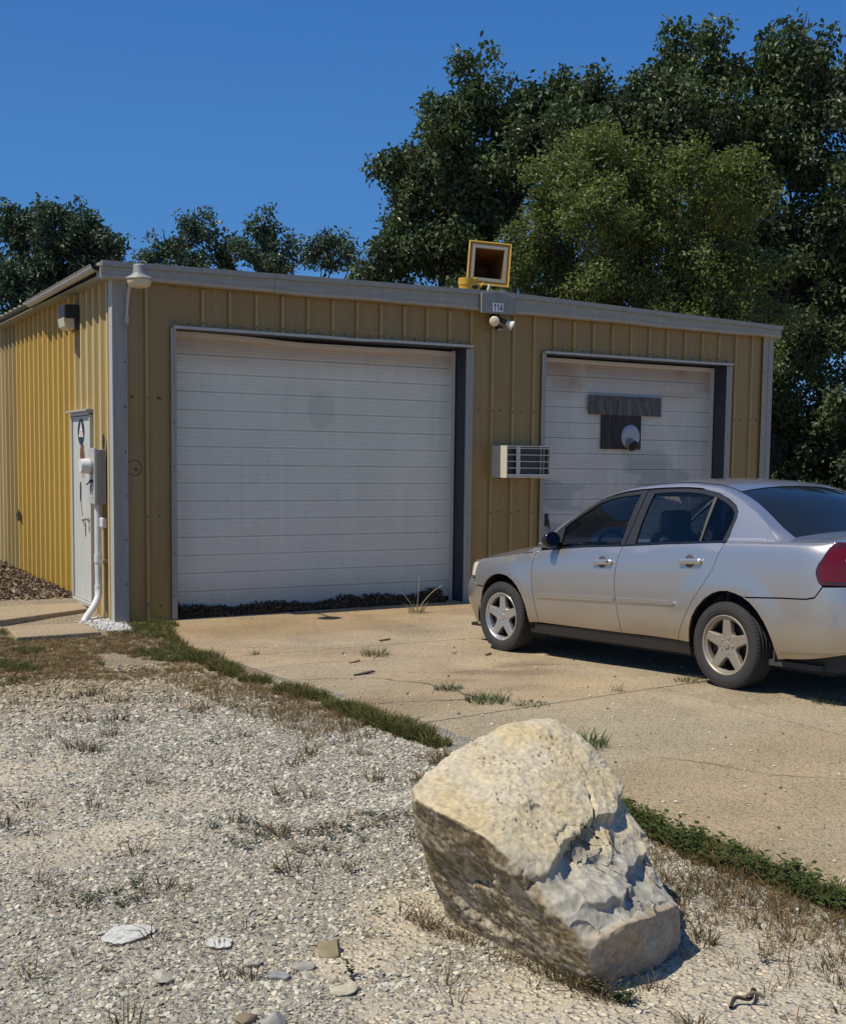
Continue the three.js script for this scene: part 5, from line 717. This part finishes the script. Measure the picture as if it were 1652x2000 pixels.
function leafyGeo(seed, stems, leaves, len, leaf) {   // a sprig of small oval leaves
  const r = rng(seed), pos = [];
  for (let i = 0; i < stems; i++) {
    const a = r() * 6.283, k = 0.4 + 0.9 * r(), L = len * (0.5 + 0.6 * r()), cx = Math.cos(a), cz = Math.sin(a), P = (t) => V(cx * L * k * t, L * t * (1 - 0.45 * t * k), cz * L * k * t), w = leaf * 0.07;
    for (let q = 0; q < 3; q++) { const A = P(q / 3), B = P((q + 1) / 3); pos.push(A.x - cz * w, A.y, A.z + cx * w, A.x + cz * w, A.y, A.z - cx * w, B.x, B.y, B.z); }
    for (let j = 0; j < leaves; j++) { const t = 0.2 + 0.8 * (j + r()) / leaves, c = P(t), b = r() * 6.283, u = V(Math.cos(b), 0.5 * (r() - 0.2), Math.sin(b)).normalize(), n = V((r() - 0.5) * 1.2, 1, (r() - 0.5) * 1.2).normalize(), s = new THREE.Vector3().crossVectors(u, n).normalize(), l = leaf * (0.7 + 0.6 * r()), tip = c.clone().addScaledVector(u, l), m1 = c.clone().addScaledVector(u, l * 0.5).addScaledVector(s, l * 0.32), m2 = c.clone().addScaledVector(u, l * 0.5).addScaledVector(s, -l * 0.32); for (const [p, q, e] of [[c, m1, tip], [c, tip, m2]]) pos.push(p.x, p.y, p.z, q.x, q.y, q.z, e.x, e.y, e.z); }
  }
  const g = new THREE.BufferGeometry(); g.setAttribute('position', new THREE.Float32BufferAttribute(pos, 3)); g.computeVertexNormals(); return g;
}
const blade = M(1, 1, 1, 0.9, 0, { transmission: 0.3, thickness: 0, specularIntensity: 0.25, side: THREE.DoubleSide });
const GREEN = (i) => { const k = 0.7 + 0.6 * hash(i, 1, 31), d = hash(i, 2, 31); return d < 0.66 ? [0.095 * k, 0.115 * k, 0.026 * k] : d < 0.88 ? [0.20 * k, 0.165 * k, 0.06 * k] : [0.27 * k, 0.19 * k, 0.09 * k]; };
const DRY = (i) => { const k = 0.65 + 0.6 * hash(i, 1, 33), d = hash(i, 2, 33); return d < 0.22 ? [0.12 * k, 0.125 * k, 0.04 * k] : d < 0.7 ? [0.30 * k, 0.20 * k, 0.09 * k] : [0.22 * k, 0.13 * k, 0.06 * k]; };
{
  const r = rng(123), strip = [[0.45, 0.42], [0.22, 0.95], [0.08, 1.9], [0.03, 3.1], [0.02, 4.2], [0.0, 5.3], [0.02, 6.2], [0.05, 6.8], [0.1, 7.6], [0.12, 8.34], [0.14, 8.75], [0.17, 9.1], [0.2, 9.5], [0.2, 11]];
  const at = (z) => table(strip.map(([x, z]) => [z, x]), z), gs = [], ls = [], dr = [];
  for (let i = 0; i < 5600; i++) { const z = lerp(2.2, 10.8, Math.pow(r(), 0.9)), cl = wn(z * 1.9, 4, 801, 3), w = (0.02 + 0.095 * cl) * (z > 8 ? 0.95 : 1), x = at(z) - 0.05 + (r() - 0.62) * 2 * w; if (r() < 0.12 || cl < 0.33 || wn(x * 7, z * 7, 807, 2) < 0.40) continue; const y = soilY(x, z); if (z > 8 && r() < 0.22) ls.push([x, y, z, 0.45 + 0.6 * r(), r() * 6.28, 0, 0]); else gs.push([x, y, z, (0.4 + 0.7 * r()) * (0.45 + cl) * (z > 8 ? 0.8 : 1), r() * 6.28, (r() - 0.5) * 0.4, (r() - 0.5) * 0.4]); }
  for (let i = 0; i < 2600; i++) { const z = lerp(3, 10.4, r()), x = at(z) - 0.16 - 0.5 * Math.pow(r(), 1.6); if (wn(x * 2, z * 2, 803, 3) < 0.47) continue; dr.push([x, soilY(x, z), z, 0.35 + 0.6 * r(), r() * 6.28, 0, 0]); }
  const T = [1, 2, 3, 4].map((k) => tuftGeo(k * 17, 22, 0.04, 0.085, 0.85, 0.005)), D = [5, 6, 7].map((k) => tuftGeo(k * 17, 9, 0.03, 0.09, 1.0, 0.0032));
  const gr = stuff('grass_strip', 'green grass strip along the edge of the concrete apron'); scatter('tufts', T, blade, gs, gr, (s, i) => GREEN(i)); scatter('tufts', D, blade, dr, gr, (s, i) => DRY(i));
  scatter('leafy_sprigs', [11, 12, 13].map((k) => leafyGeo(k, 5, 8, 0.12, 0.026)), blade, ls, gr, (s, i) => { const k = 0.7 + 0.6 * hash(i, 3, 8); return [0.058 * k, 0.084 * k, 0.018 * k]; });
  // dry grass by the building corner
  const a = [], b = []; for (let i = 0; i < 11000; i++) { const x = lerp(-3.4, 0.5, r()), z = lerp(0.15, 3.6, r()); if (x > at(z) + 0.05 || (x < -0.35 && x > -1.2 && z < 0.9) || (x < 0 && x > -0.4 && z < 0.75)) continue; const q = wn(x * 1.6, z * 2.2, 811, 4) + 0.24 * smooth(3.0, 1.0, z) - 0.12 * smooth(-1.4, -3.0, x); if (q < 0.44 || z > 2.9 + 0.6 * q) continue; const grn = wn(x * 2, z * 2, 812, 3) + 0.12 * smooth(0.9, 0.3, z) + 0.2 * smooth(-0.35, 0.05, x - at(z) + 0.05) - 0.14 * smooth(-0.9, -1.6, x) > 0.63; (grn ? a : b).push([x, soilY(x, z), z, (0.35 + 0.5 * r()) * (grn ? 1 : 0.75), r() * 6.28, (r() - 0.5) * 0.5, (r() - 0.5) * 0.5]); }
  const dg = stuff('dry_grass', 'short dry brown grass in front of the building corner'); scatter('tufts', T, blade, a, dg, (s, i) => GREEN(i)); scatter('tufts', [tuftGeo(71, 24, 0.05, 0.07, 1.2, 0.005), tuftGeo(72, 24, 0.05, 0.07, 1.2, 0.005)], blade, b, dg, (s, i) => DRY(i));
  // sparse dry weeds in the gravel and round the boulder
  const sp = [], sl = []; for (let i = 0; i < 120; i++) { const x = lerp(-3.4, -0.05, r()), z = lerp(3.6, 10.4, Math.pow(r(), 0.8)); if (!seen(x, 0, z) || x > at(z) - 0.1) continue; const n = 2 + Math.floor(3 * r()); for (let k = 0; k < n; k++) sp.push([x + 0.07 * (r() - 0.5), soilY(x, z), z + 0.05 * (r() - 0.5), 0.7 + 0.7 * r(), r() * 6.28, (r() - 0.5) * 0.4, (r() - 0.5) * 0.4]); }
  for (let i = 0; i < 1500; i++) { const x = lerp(-4.2, 0.1, r()), z = lerp(3.2, 10.9, r()); if (!seen(x, 0, z) || wn(x * 1.4, z * 1.4, 821, 3) < 0.42 || x > at(z) - 0.1) continue; const u = r(); if (u < 0.40) sp.push([x, soilY(x, z), z, 0.35 + 0.6 * r(), r() * 6.28, (r() - 0.5) * 0.3, (r() - 0.5) * 0.3]); else if (u < 0.47) sl.push([x, soilY(x, z), z, 0.3 + 0.5 * r(), r() * 6.28, 0, 0]); }
  for (let i = 0; i < 150; i++) { const t = r(); if (wn(t * 9, 3, 829, 2) < 0.42) continue; const x = lerp(-1.33, -1.13, t) - 0.08 * r() * (1 - t) - 0.03, z = lerp(8.75, 9.72, t) + 0.05 * (r() - 0.5); sp.push([x, soilY(x, z), z, 0.3 + 0.9 * r() * r(), r() * 6.28, (r() - 0.5) * 0.8, (r() - 0.5) * 0.8]); if (t > 0.75 && r() < 0.6) sl.push([x + 0.04, soilY(x, z), z + 0.03, 0.4 + 0.4 * r(), r() * 6.28, 0, 0]); }
  for (let i = 0; i < 260; i++) { const x = lerp(-0.62, 0.05, r()), z = lerp(8.9, 10.5, r()); if (wn(x * 3, z * 3, 823, 2) < 0.4) continue; sp.push([x, soilY(x, z), z, 0.4 + 0.6 * r(), r() * 6.28, 0, 0]); }
  for (let i = 0; i < 90; i++) { const x = -1.2 + 1.0 * (r() - 0.5), z = 7.75 + 0.5 * (r() - 0.5) * (r() + 0.3) + 0.1 * Math.sin(x * 9); if (wn(x * 4, z * 4, 825, 2) < 0.45) continue; sl.push([x, soilY(x, z), z, 0.3 + 0.4 * r(), r() * 6.28, 0, 0]); }
  for (let i = 0; i < 34; i++) { const x = -2.27 + 0.3 * (r() - 0.5), z = 8.12 + 0.26 * (r() - 0.5); sl.push([x, soilY(x, z), z, 0.22 + 0.25 * r(), r() * 6.28, 0, 0]); }
  const sw = stuff('sparse_weeds', 'sparse dry weeds growing through the gravel'); scatter('tufts', D, blade, sp, sw, (s, i) => DRY(i).map((v) => v * 0.62)); scatter('leafy_sprigs', [21, 22].map((k) => leafyGeo(k, 5, 7, 0.11, 0.02)), blade, sl, sw, (s, i) => { const k = 0.6 + 0.6 * hash(i, 3, 9); return i % 3 ? [0.055 * k, 0.075 * k, 0.035 * k] : [0.16 * k, 0.12 * k, 0.06 * k]; });
  // single weeds rooted in the joints of the apron
  const weed = (x, z, label, n, rad, h, kind, seed) => { const t = thing('weed', label, 'weed', [x, G(x, z), z], 'weeds rooted in the apron joints'); const g = tuftGeo(seed, n, rad, h * 0.8, 1.0, 0.006); part('blades', g, M(...(kind ? [0.20, 0.17, 0.07] : [0.085, 0.115, 0.03]), 0.85, 0, { transmission: 0.3, thickness: 0, side: THREE.DoubleSide }), t); return t; };
  const w0 = weed(3.16, 0.72, 'tall pale weed with long stems in front of the wide door', 46, 0.1, 0.2, 1, 301); part('seed_stalk', [tube([[0, 0, 0], [0.1, 0.13, 0.0], [0.24, 0.24, -0.02], [0.36, 0.3, -0.03]], 0.0035, 16, 5), tube([[0, 0, 0], [0.02, 0.2, 0.01], [0.03, 0.42, 0.0]], 0.003, 12, 5), tube([[0, 0, 0], [-0.08, 0.12, 0.0], [-0.2, 0.28, -0.04]], 0.003, 12, 5)], M(0.42, 0.37, 0.22, 0.9), w0);
  weed(1.43, 3.06, 'round straw-green weed tuft in the middle of the apron', 120, 0.12, 0.12, 1, 303); weed(0.5, 2.53, 'small green weed on the left joint of the apron', 26, 0.05, 0.09, 0, 305); weed(0.97, 5.1, 'long green weed clump on the crack above the boulder', 150, 0.11, 0.07, 0, 307); weed(0.93, 5.68, 'wide green weed clump at the meeting of two joints', 230, 0.15, 0.09, 0, 309); weed(1.12, 5.92, 'low dark weed patch right of the wide weed clump', 150, 0.13, 0.035, 0, 311);
  weed(2.72, 5.7, 'flat yellow-green weed on the joint beside the rear wheel', 140, 0.12, 0.045, 1, 313); weed(3.02, 6.75, 'green weed clump near the right edge behind the car', 150, 0.12, 0.06, 0, 315); weed(1.95, 5.8, 'thin dry weed on the joint behind the boulder', 16, 0.04, 0.09, 1, 317); weed(0.78, 7.0, 'spiky green weed behind the shoulder of the boulder', 130, 0.11, 0.13, 0, 319); weed(2.15, 3.28, 'tiny weed left of the front wheel', 30, 0.06, 0.03, 1, 321);
}
{   // fallen leaves at the wide door and along the side wall
  const r = rng(55), lg = [1, 2, 3].map((k) => { const q = rng(k * 5), g = grid(2, 4, (u, v) => { const w = 0.5 * Math.sin(Math.PI * (0.08 + 0.92 * v)) * (0.8 + 0.3 * q()); return [(u - 0.5) * w, 0.25 * Math.abs(u - 0.5) + 0.35 * (v - 0.5) ** 2 * (k - 1), v - 0.5]; }); return g; });
  const a = []; for (let i = 0; i < 5200; i++) { const x = lerp(0.66, 4.0, r()), pile = 0.03 + 0.16 * wn(x * 1.7, 2, 901, 3) + (x > 3.7 || x < 1.2 ? 0.03 : 0), t = r(), z = -0.205 + 0.17 * t; a.push([x, G(x, 0) + pile * (1 - t) * r() + 0.006, z, 0.03 + 0.045 * r(), r() * 6.28, (r() - 0.5) * 2, (r() - 0.5) * 2]); }
  const tint = (s, i) => { const k = 0.5 + 0.9 * hash(i, 4, 71), d = hash(i, 5, 71); return d < 0.6 ? [0.10 * k, 0.07 * k, 0.045 * k] : [0.20 * k, 0.14 * k, 0.085 * k]; };
  scatter('leaves', lg, M(1, 1, 1, 0.9, 0, { side: THREE.DoubleSide }), a, stuff('fallen_leaves', 'dark dead leaves piled along the foot of the wide door'), (s, i) => tint(s, i).map((v, k) => v * [1.25, 1.0, 0.75][k]));
  const b = []; for (let i = 0; i < 9000; i++) { const x = -0.06 - 2.4 * Math.pow(r(), 1.2), z = lerp(-8.5, -1.75, r()), near = smooth(-0.5, -0.05, x); b.push([x, soilY(x, z) + 0.004 + 0.02 * near * r() + 0.014 * r(), z, 0.05 + 0.06 * r(), r() * 6.28, (r() - 0.5) * 1.6, (r() - 0.5) * 1.6]); }
  scatter('leaves', lg, M(1, 1, 1, 0.9, 0, { side: THREE.DoubleSide }), b, stuff('fallen_leaves', 'brown dead leaves heaped beside the long side wall'), (s, i) => { const k = 0.6 + 0.9 * hash(i, 4, 73), d = hash(i, 5, 73); return d < 0.75 ? [0.20 * k, 0.145 * k, 0.095 * k] : [0.34 * k, 0.26 * k, 0.18 * k]; });
}
// ---------------------------------------------------------------- trees
function leafCluster(seed, n, rad, len, wid) {
  const r = rng(seed), pos = [];
  for (let i = 0; i < n; i++) {
    const c = V(r() - 0.5, r() - 0.5, r() - 0.5).normalize().multiplyScalar(rad * Math.cbrt(r())), u = V(r() - 0.5, (r() - 0.65) * 0.9, r() - 0.5).normalize(), nn = V((r() - 0.5) * 1.3, 1, (r() - 0.5) * 1.3).normalize(), s = new THREE.Vector3().crossVectors(u, nn).normalize(), up = new THREE.Vector3().crossVectors(s, u), l = len * (0.7 + 0.6 * r()), w = wid * (0.7 + 0.6 * r());
    const A = c, B = c.clone().addScaledVector(u, l).addScaledVector(up, -0.15 * l), q = (k, e) => c.clone().addScaledVector(u, l * k).addScaledVector(s, w * e).addScaledVector(up, 0.12 * w), L1 = q(0.35, 0.5), L2 = q(0.72, 0.42), R1 = q(0.35, -0.5), R2 = q(0.72, -0.42);
    for (const t of [[A, L1, L2], [A, L2, B], [A, B, R2], [A, R2, R1]]) for (const p of t) pos.push(p.x, p.y, p.z);
  }
  const g = new THREE.BufferGeometry(); g.setAttribute('position', new THREE.Float32BufferAttribute(pos, 3)); g.computeVertexNormals(); return g;
}
const oakLeaf = [1, 2, 3, 4].map((k) => leafCluster(k * 31, 18, 0.27, 0.125, 0.075)), fineLeaf = [5, 6, 7].map((k) => leafCluster(k * 31, 24, 0.27, 0.085, 0.046));
const gloss = (t, c) => M(1, 1, 1, 0.9, 0, { transmission: t, thickness: 0, clearcoat: c, clearcoatRoughness: 0.34, side: THREE.DoubleSide }), oakMat = gloss(0.3, 0.5), fineMat = gloss(0.52, 0.3);
function limb(a, b, r0, r1, bend, seed, n = 10) {
  const r = rng(seed), A = V(...a), B = V(...b), L = A.distanceTo(B), pts = []; for (let i = 0; i <= 5; i++) { const t = i / 5, p = A.clone().lerp(B, t); if (i && i < 5) p.add(V((r() - 0.5) * bend * L, (r() - 0.3) * bend * L * 0.6, (r() - 0.5) * bend * L)); pts.push(p); }
  const c = new THREE.CatmullRomCurve3(pts), f = c.computeFrenetFrames(18, false), rad = 7;
  return grid(rad, 18, (u, v) => { const i = Math.min(18, Math.round(v * 18)), p = c.getPointAt(i / 18), k = lerp(r0, r1, Math.pow(v, 0.8)), w = u * 6.283; return [p.x + k * (Math.cos(w) * f.normals[i].x + Math.sin(w) * f.binormals[i].x), p.y + k * (Math.cos(w) * f.normals[i].y + Math.sin(w) * f.binormals[i].y), p.z + k * (Math.cos(w) * f.normals[i].z + Math.sin(w) * f.binormals[i].z)]; }, (p, u, v) => [u * 2, v * L * 0.5]);
}
function tree(name, label, base, lobes, { fine = false, col, seed, density = 46, depth = 1, trunk = 0.28, group } = {}) {
  const t = thing(name, label, 'tree', [base[0], 0, base[2]], group), r = rng(seed), spots = [], away = V(base[0] + 3.46, 0, base[2] - 12.5).normalize();
  const rel = lobes.map(([x, y, z, q]) => [x - base[0], y, z - base[2], q]), all = [];
  for (const [x, y, z, q] of rel) { const j = (r() - 0.5) * 1.2 * depth; all.push([x + away.x * j, y, z + away.z * j, q]); const b = q * (0.9 + 0.8 * r()) * depth + 0.4; all.push([x + away.x * b, y - 0.1, z + away.z * b, q * 0.85]); }
  all.forEach(([x, y, z, q], k) => {
    const subs = []; const ns = Math.round(7 + 6 * q); for (let i = 0; i < ns; i++) { const d = V(r() - 0.5, r() - 0.45, r() - 0.5).normalize(), e = q * (0.35 + 0.75 * r()); subs.push([x + d.x * e, y + d.y * e * 0.95, z + d.z * e, Math.min(0.5, q * (0.2 + 0.22 * r())) ]); } subs.push([x, y, z, q * 0.45], [x, y, z, q * 0.45]);
    const n = Math.round(density * q * q * (k % 2 ? 0.75 : 1) + 10);
    for (let i = 0; i < n; i++) { const [sx, sy, sz, sq] = subs[Math.floor(r() * subs.length)], d = V(r() - 0.5, r() - 0.5, r() - 0.5).normalize(), e = sq * (1.0 + 0.4 * f3(d.x * 2 + sx, d.y * 2 + sy, d.z * 2 + sz, 2)) * Math.pow(r(), 0.5), px = sx + d.x * e, py = sy + d.y * e * 0.8, pz = sz + d.z * e; if (py < 0.05 || n3(px * 1.6, py * 1.6, pz * 1.6) < -0.22) continue; spots.push([px, py, pz, 0.75 + 0.5 * r(), r() * 6.28, (r() - 0.5) * 1.0, (r() - 0.5) * 1.0]); }
  });
  const lm = [], top = V(0, 0, 0); let wsum = 0; rel.forEach(([x, y, z, q]) => { top.add(V(x, y, z).multiplyScalar(q)); wsum += q; }); top.multiplyScalar(1 / wsum);
  const tr = [limb([0, -0.3, 0], [top.x * 0.75, top.y * 0.86, top.z * 0.75], trunk, trunk * 0.42, 0.05, seed + 1)];
  rel.forEach(([x, y, z, q], i) => { const k = clamp(0.35 + 0.4 * r() - 0.12 * (top.y - y) / top.y, 0.2, 0.8); tr.push(limb([top.x * 0.75 * k, top.y * 0.86 * k, top.z * 0.75 * k], [x, y + q * 0.4, z], trunk * 0.3, 0.015, 0.16, seed + 10 + i)); for (let j = 0; j < (fine ? 1 : 3); j++) { const d = V(r() - 0.5, r() - 0.2, r() - 0.5).normalize().multiplyScalar(q * 0.95); tr.push(limb([x - d.x * 0.3, y - 0.3 * q, z - d.z * 0.3], [x + d.x, y + d.y, z + d.z], 0.035, 0.01, 0.14, seed + 100 + i * 5 + j)); } });
  part('trunk', tr, m.bark, t);
  const crown = sub('crown', t); crown.userData.kind = 'stuff';
  scatter('leaves', fine ? fineLeaf : oakLeaf, fine ? fineMat : oakMat, spots, crown, (s, i) => { const k = 0.6 + 0.75 * hash(i, 6, 17 + seed), w = wn(s[0] * 0.7 + 40, s[1] * 0.7 + s[2] * 0.5, 931, 2), c = col(w); return c.map((v) => v * k); });
  return t;
}
const dark = (w) => [0.052 + 0.025 * w, 0.09 + 0.034 * w, 0.018 + 0.006 * w], olive = (w) => [0.10 + 0.07 * w, 0.15 + 0.065 * w, 0.013 + 0.007 * w], blueg = (w) => [0.044 + 0.014 * w, 0.088 + 0.02 * w, 0.034 + 0.008 * w];
tree('oak_tree', 'large dark oak with rounded crown left of the yellow-green tree', [12.6, 0, -13.0], [[12.4, 10.3, -13, 1.0], [11.6, 9.5, -13.4, 1.0], [13.1, 10.1, -12.5, 1.0], [11.0, 8.6, -13.8, 0.8], [11.9, 7.9, -13.3, 1.5], [10.6, 6.6, -14, 0.6], [12.7, 8.8, -12.8, 1.4], [14.0, 10.6, -11.9, 0.62], [14.8, 10.5, -11.3, 0.62], [11.3, 6.9, -13.6, 1.0], [10.2, 6.3, -14.2, 0.45], [12.4, 6.7, -13, 1.4], [13.6, 9.6, -12.2, 0.9], [10.9, 7.7, -13.9, 0.6], [10.3, 5.6, -14.2, 0.7], [11.6, 5.4, -13.6, 1.0], [13.8, 9.8, -10.8, 0.85], [14.6, 9.6, -10.2, 0.72], [13.5, 8.9, -11, 1.1]], { col: dark, seed: 1001, density: 170, trunk: 0.3 });
tree('elm_tree', 'bushy yellow-green tree spreading behind the right half of the roof', [12.6, 0, -6.8], [[11.4, 7.7, -7.6, 0.85], [10.95, 7.0, -8.0, 0.6], [11.9, 7.2, -7.3, 1.05], [12.8, 7.1, -6.5, 0.9], [13.7, 7.4, -5.7, 0.72], [14.0, 6.8, -5.4, 0.62], [11.0, 6.0, -7.9, 0.85], [12.0, 5.8, -7.1, 1.45], [13.2, 5.8, -6.2, 1.45], [10.65, 6.0, -8.2, 0.5], [10.6, 5.0, -8.2, 0.6], [10.5, 4.5, -8.3, 0.45], [12.8, 4.7, -6.5, 1.25], [13.7, 4.8, -5.7, 1.15], [11.5, 4.8, -7.5, 0.95], [12.7, 3.4, -6.6, 1.2], [13.9, 3.2, -5.6, 1.0]], { fine: true, col: olive, seed: 2001, density: 230, trunk: 0.16 });
tree('oak_tree', 'tallest dark oak at the right edge of the picture', [18.9, 0, -9.2], [[16.9, 11.7, -10.9, 0.72], [17.5, 11.6, -10.4, 0.5], [17.1, 10.6, -10.7, 1.2], [16.6, 10.9, -11.2, 0.5], [18.9, 11.4, -8.9, 1.05], [18.3, 10.7, -9.6, 1.05], [19.3, 10.4, -8.5, 1.35], [18.9, 9.4, -9, 1.3], [19.5, 7.9, -8.3, 1.45], [18.5, 9.7, -9.4, 0.8], [19.4, 6.2, -8.5, 1.4], [19.0, 4.8, -8.9, 1.1], [18.9, 7.0, -9, 1.0], [19.8, 5.0, -8, 0.75], [17.6, 8.8, -10.2, 1.1], [17.9, 7.4, -9.9, 1.0], [20.6, 9.2, -7.6, 1.3], [20.8, 6.6, -7.4, 1.3], [15.8, 9.9, -10.5, 0.85], [15.5, 9.1, -10.8, 0.95], [17.1, 9.7, -9.6, 0.95], [16.3, 9.2, -10.1, 1.15]], { col: dark, seed: 3001, density: 170, trunk: 0.32 });
tree('understory_shrub', 'dark low shrub mass right of the building behind the car', [19.3, 0, -8.4], [[19.7, 2.3, -8.1, 1.55], [18.9, 2.6, -9, 1.15], [19.3, 1.1, -8.5, 1.3], [20.6, 3.0, -7.4, 1.4], [18.6, 1.0, -9.2, 1.1], [18.4, 3.8, -9.4, 0.9], [20.8, 1.2, -7.2, 1.3]], { col: dark, seed: 3501, density: 170, trunk: 0.1 });
tree('oak_tree', 'shorter dark oak seen between the tall oak and the elm', [22.5, 0, -13.5], [[20.5, 4.0, -15, 1.8], [22, 4.5, -13.6, 1.8], [23.4, 5.2, -12.4, 1.8], [21.2, 6.6, -14.6, 1.7], [22.8, 7.6, -13, 1.8], [19.5, 5.5, -15.6, 1.6], [19.8, 8, -15.4, 1.6], [24.4, 7.4, -11.4, 1.8], [18.2, 6.4, -16.6, 1.7], [17.2, 4.6, -17.4, 1.8], [22, 2, -13.8, 1.9], [24, 2.4, -11.8, 1.9], [19.6, 2, -15.6, 1.8]], { col: dark, seed: 3701, density: 90, trunk: 0.3 });
tree('oak_tree', 'dark oak behind the left eave, the leftmost of the far trees', [4.6, 0, -24.7], [[4.0, 8.4, -24.8, 0.69], [4.8, 8.7, -24.6, 0.6], [5.7, 8.75, -24.4, 0.66], [5.9, 7.9, -24.3, 0.78], [6.5, 8.1, -24.2, 0.5], [4.9, 7.5, -24.6, 0.95], [3.9, 7.1, -24.8, 0.95], [6.3, 7.2, -24.2, 0.62], [4.3, 6.1, -24.7, 1.0], [5.6, 6.4, -24.4, 1.0], [3.2, 5.4, -25, 1.2], [5.0, 5.0, -24.6, 1.2], [2.6, 7.6, -25.2, 0.8], [2.4, 6.2, -25.2, 1.0]], { col: blueg, seed: 4001, density: 170, trunk: 0.2, depth: 0.8 });
tree('oak_tree', 'dark spreading oak behind the roof, second of the far trees', [9.7, 0, -26.3], [[9.1, 8.7, -26.5, 0.6], [9.9, 9.2, -26.3, 0.7], [10.6, 8.5, -26, 0.64], [8.6, 8.2, -26.7, 0.5], [10.9, 8.0, -25.9, 0.38], [9.7, 8.0, -26.3, 0.7], [9.2, 7.2, -26.4, 0.9], [10.4, 7.2, -26, 0.9], [7.6, 7.4, -27, 0.6]], { col: blueg, seed: 5001, density: 74, trunk: 0.18, depth: 0.7 });
tree('oak_tree', 'dark round-topped oak behind the middle of the roof, third of the far trees', [11.8, 0, -24.5], [[11.6, 9.0, -24.6, 0.68], [12.3, 8.65, -24.3, 0.5], [11.1, 8.5, -24.8, 0.42], [12.1, 8.0, -24.4, 0.66], [11.7, 7.8, -24.5, 0.7], [12.0, 7.0, -24.4, 0.9]], { col: blueg, seed: 6001, density: 74, trunk: 0.16, depth: 0.7 });
tree('oak_tree', 'slender dark oak with forked branches, nearest of the far trees to the tall oaks', [14.2, 0, -25.6], [[14.4, 9.15, -25.5, 0.62], [14.95, 8.75, -25.3, 0.38], [13.9, 8.75, -25.7, 0.42], [14.5, 8.45, -25.5, 0.3], [14.1, 7.0, -25.6, 0.7]], { col: blueg, seed: 7001, density: 74, trunk: 0.14, depth: 0.7 });
scene.traverse((o) => { if (o.isMesh) o.castShadow = o.receiveShadow = true; });
renderer.render(scene, camera);
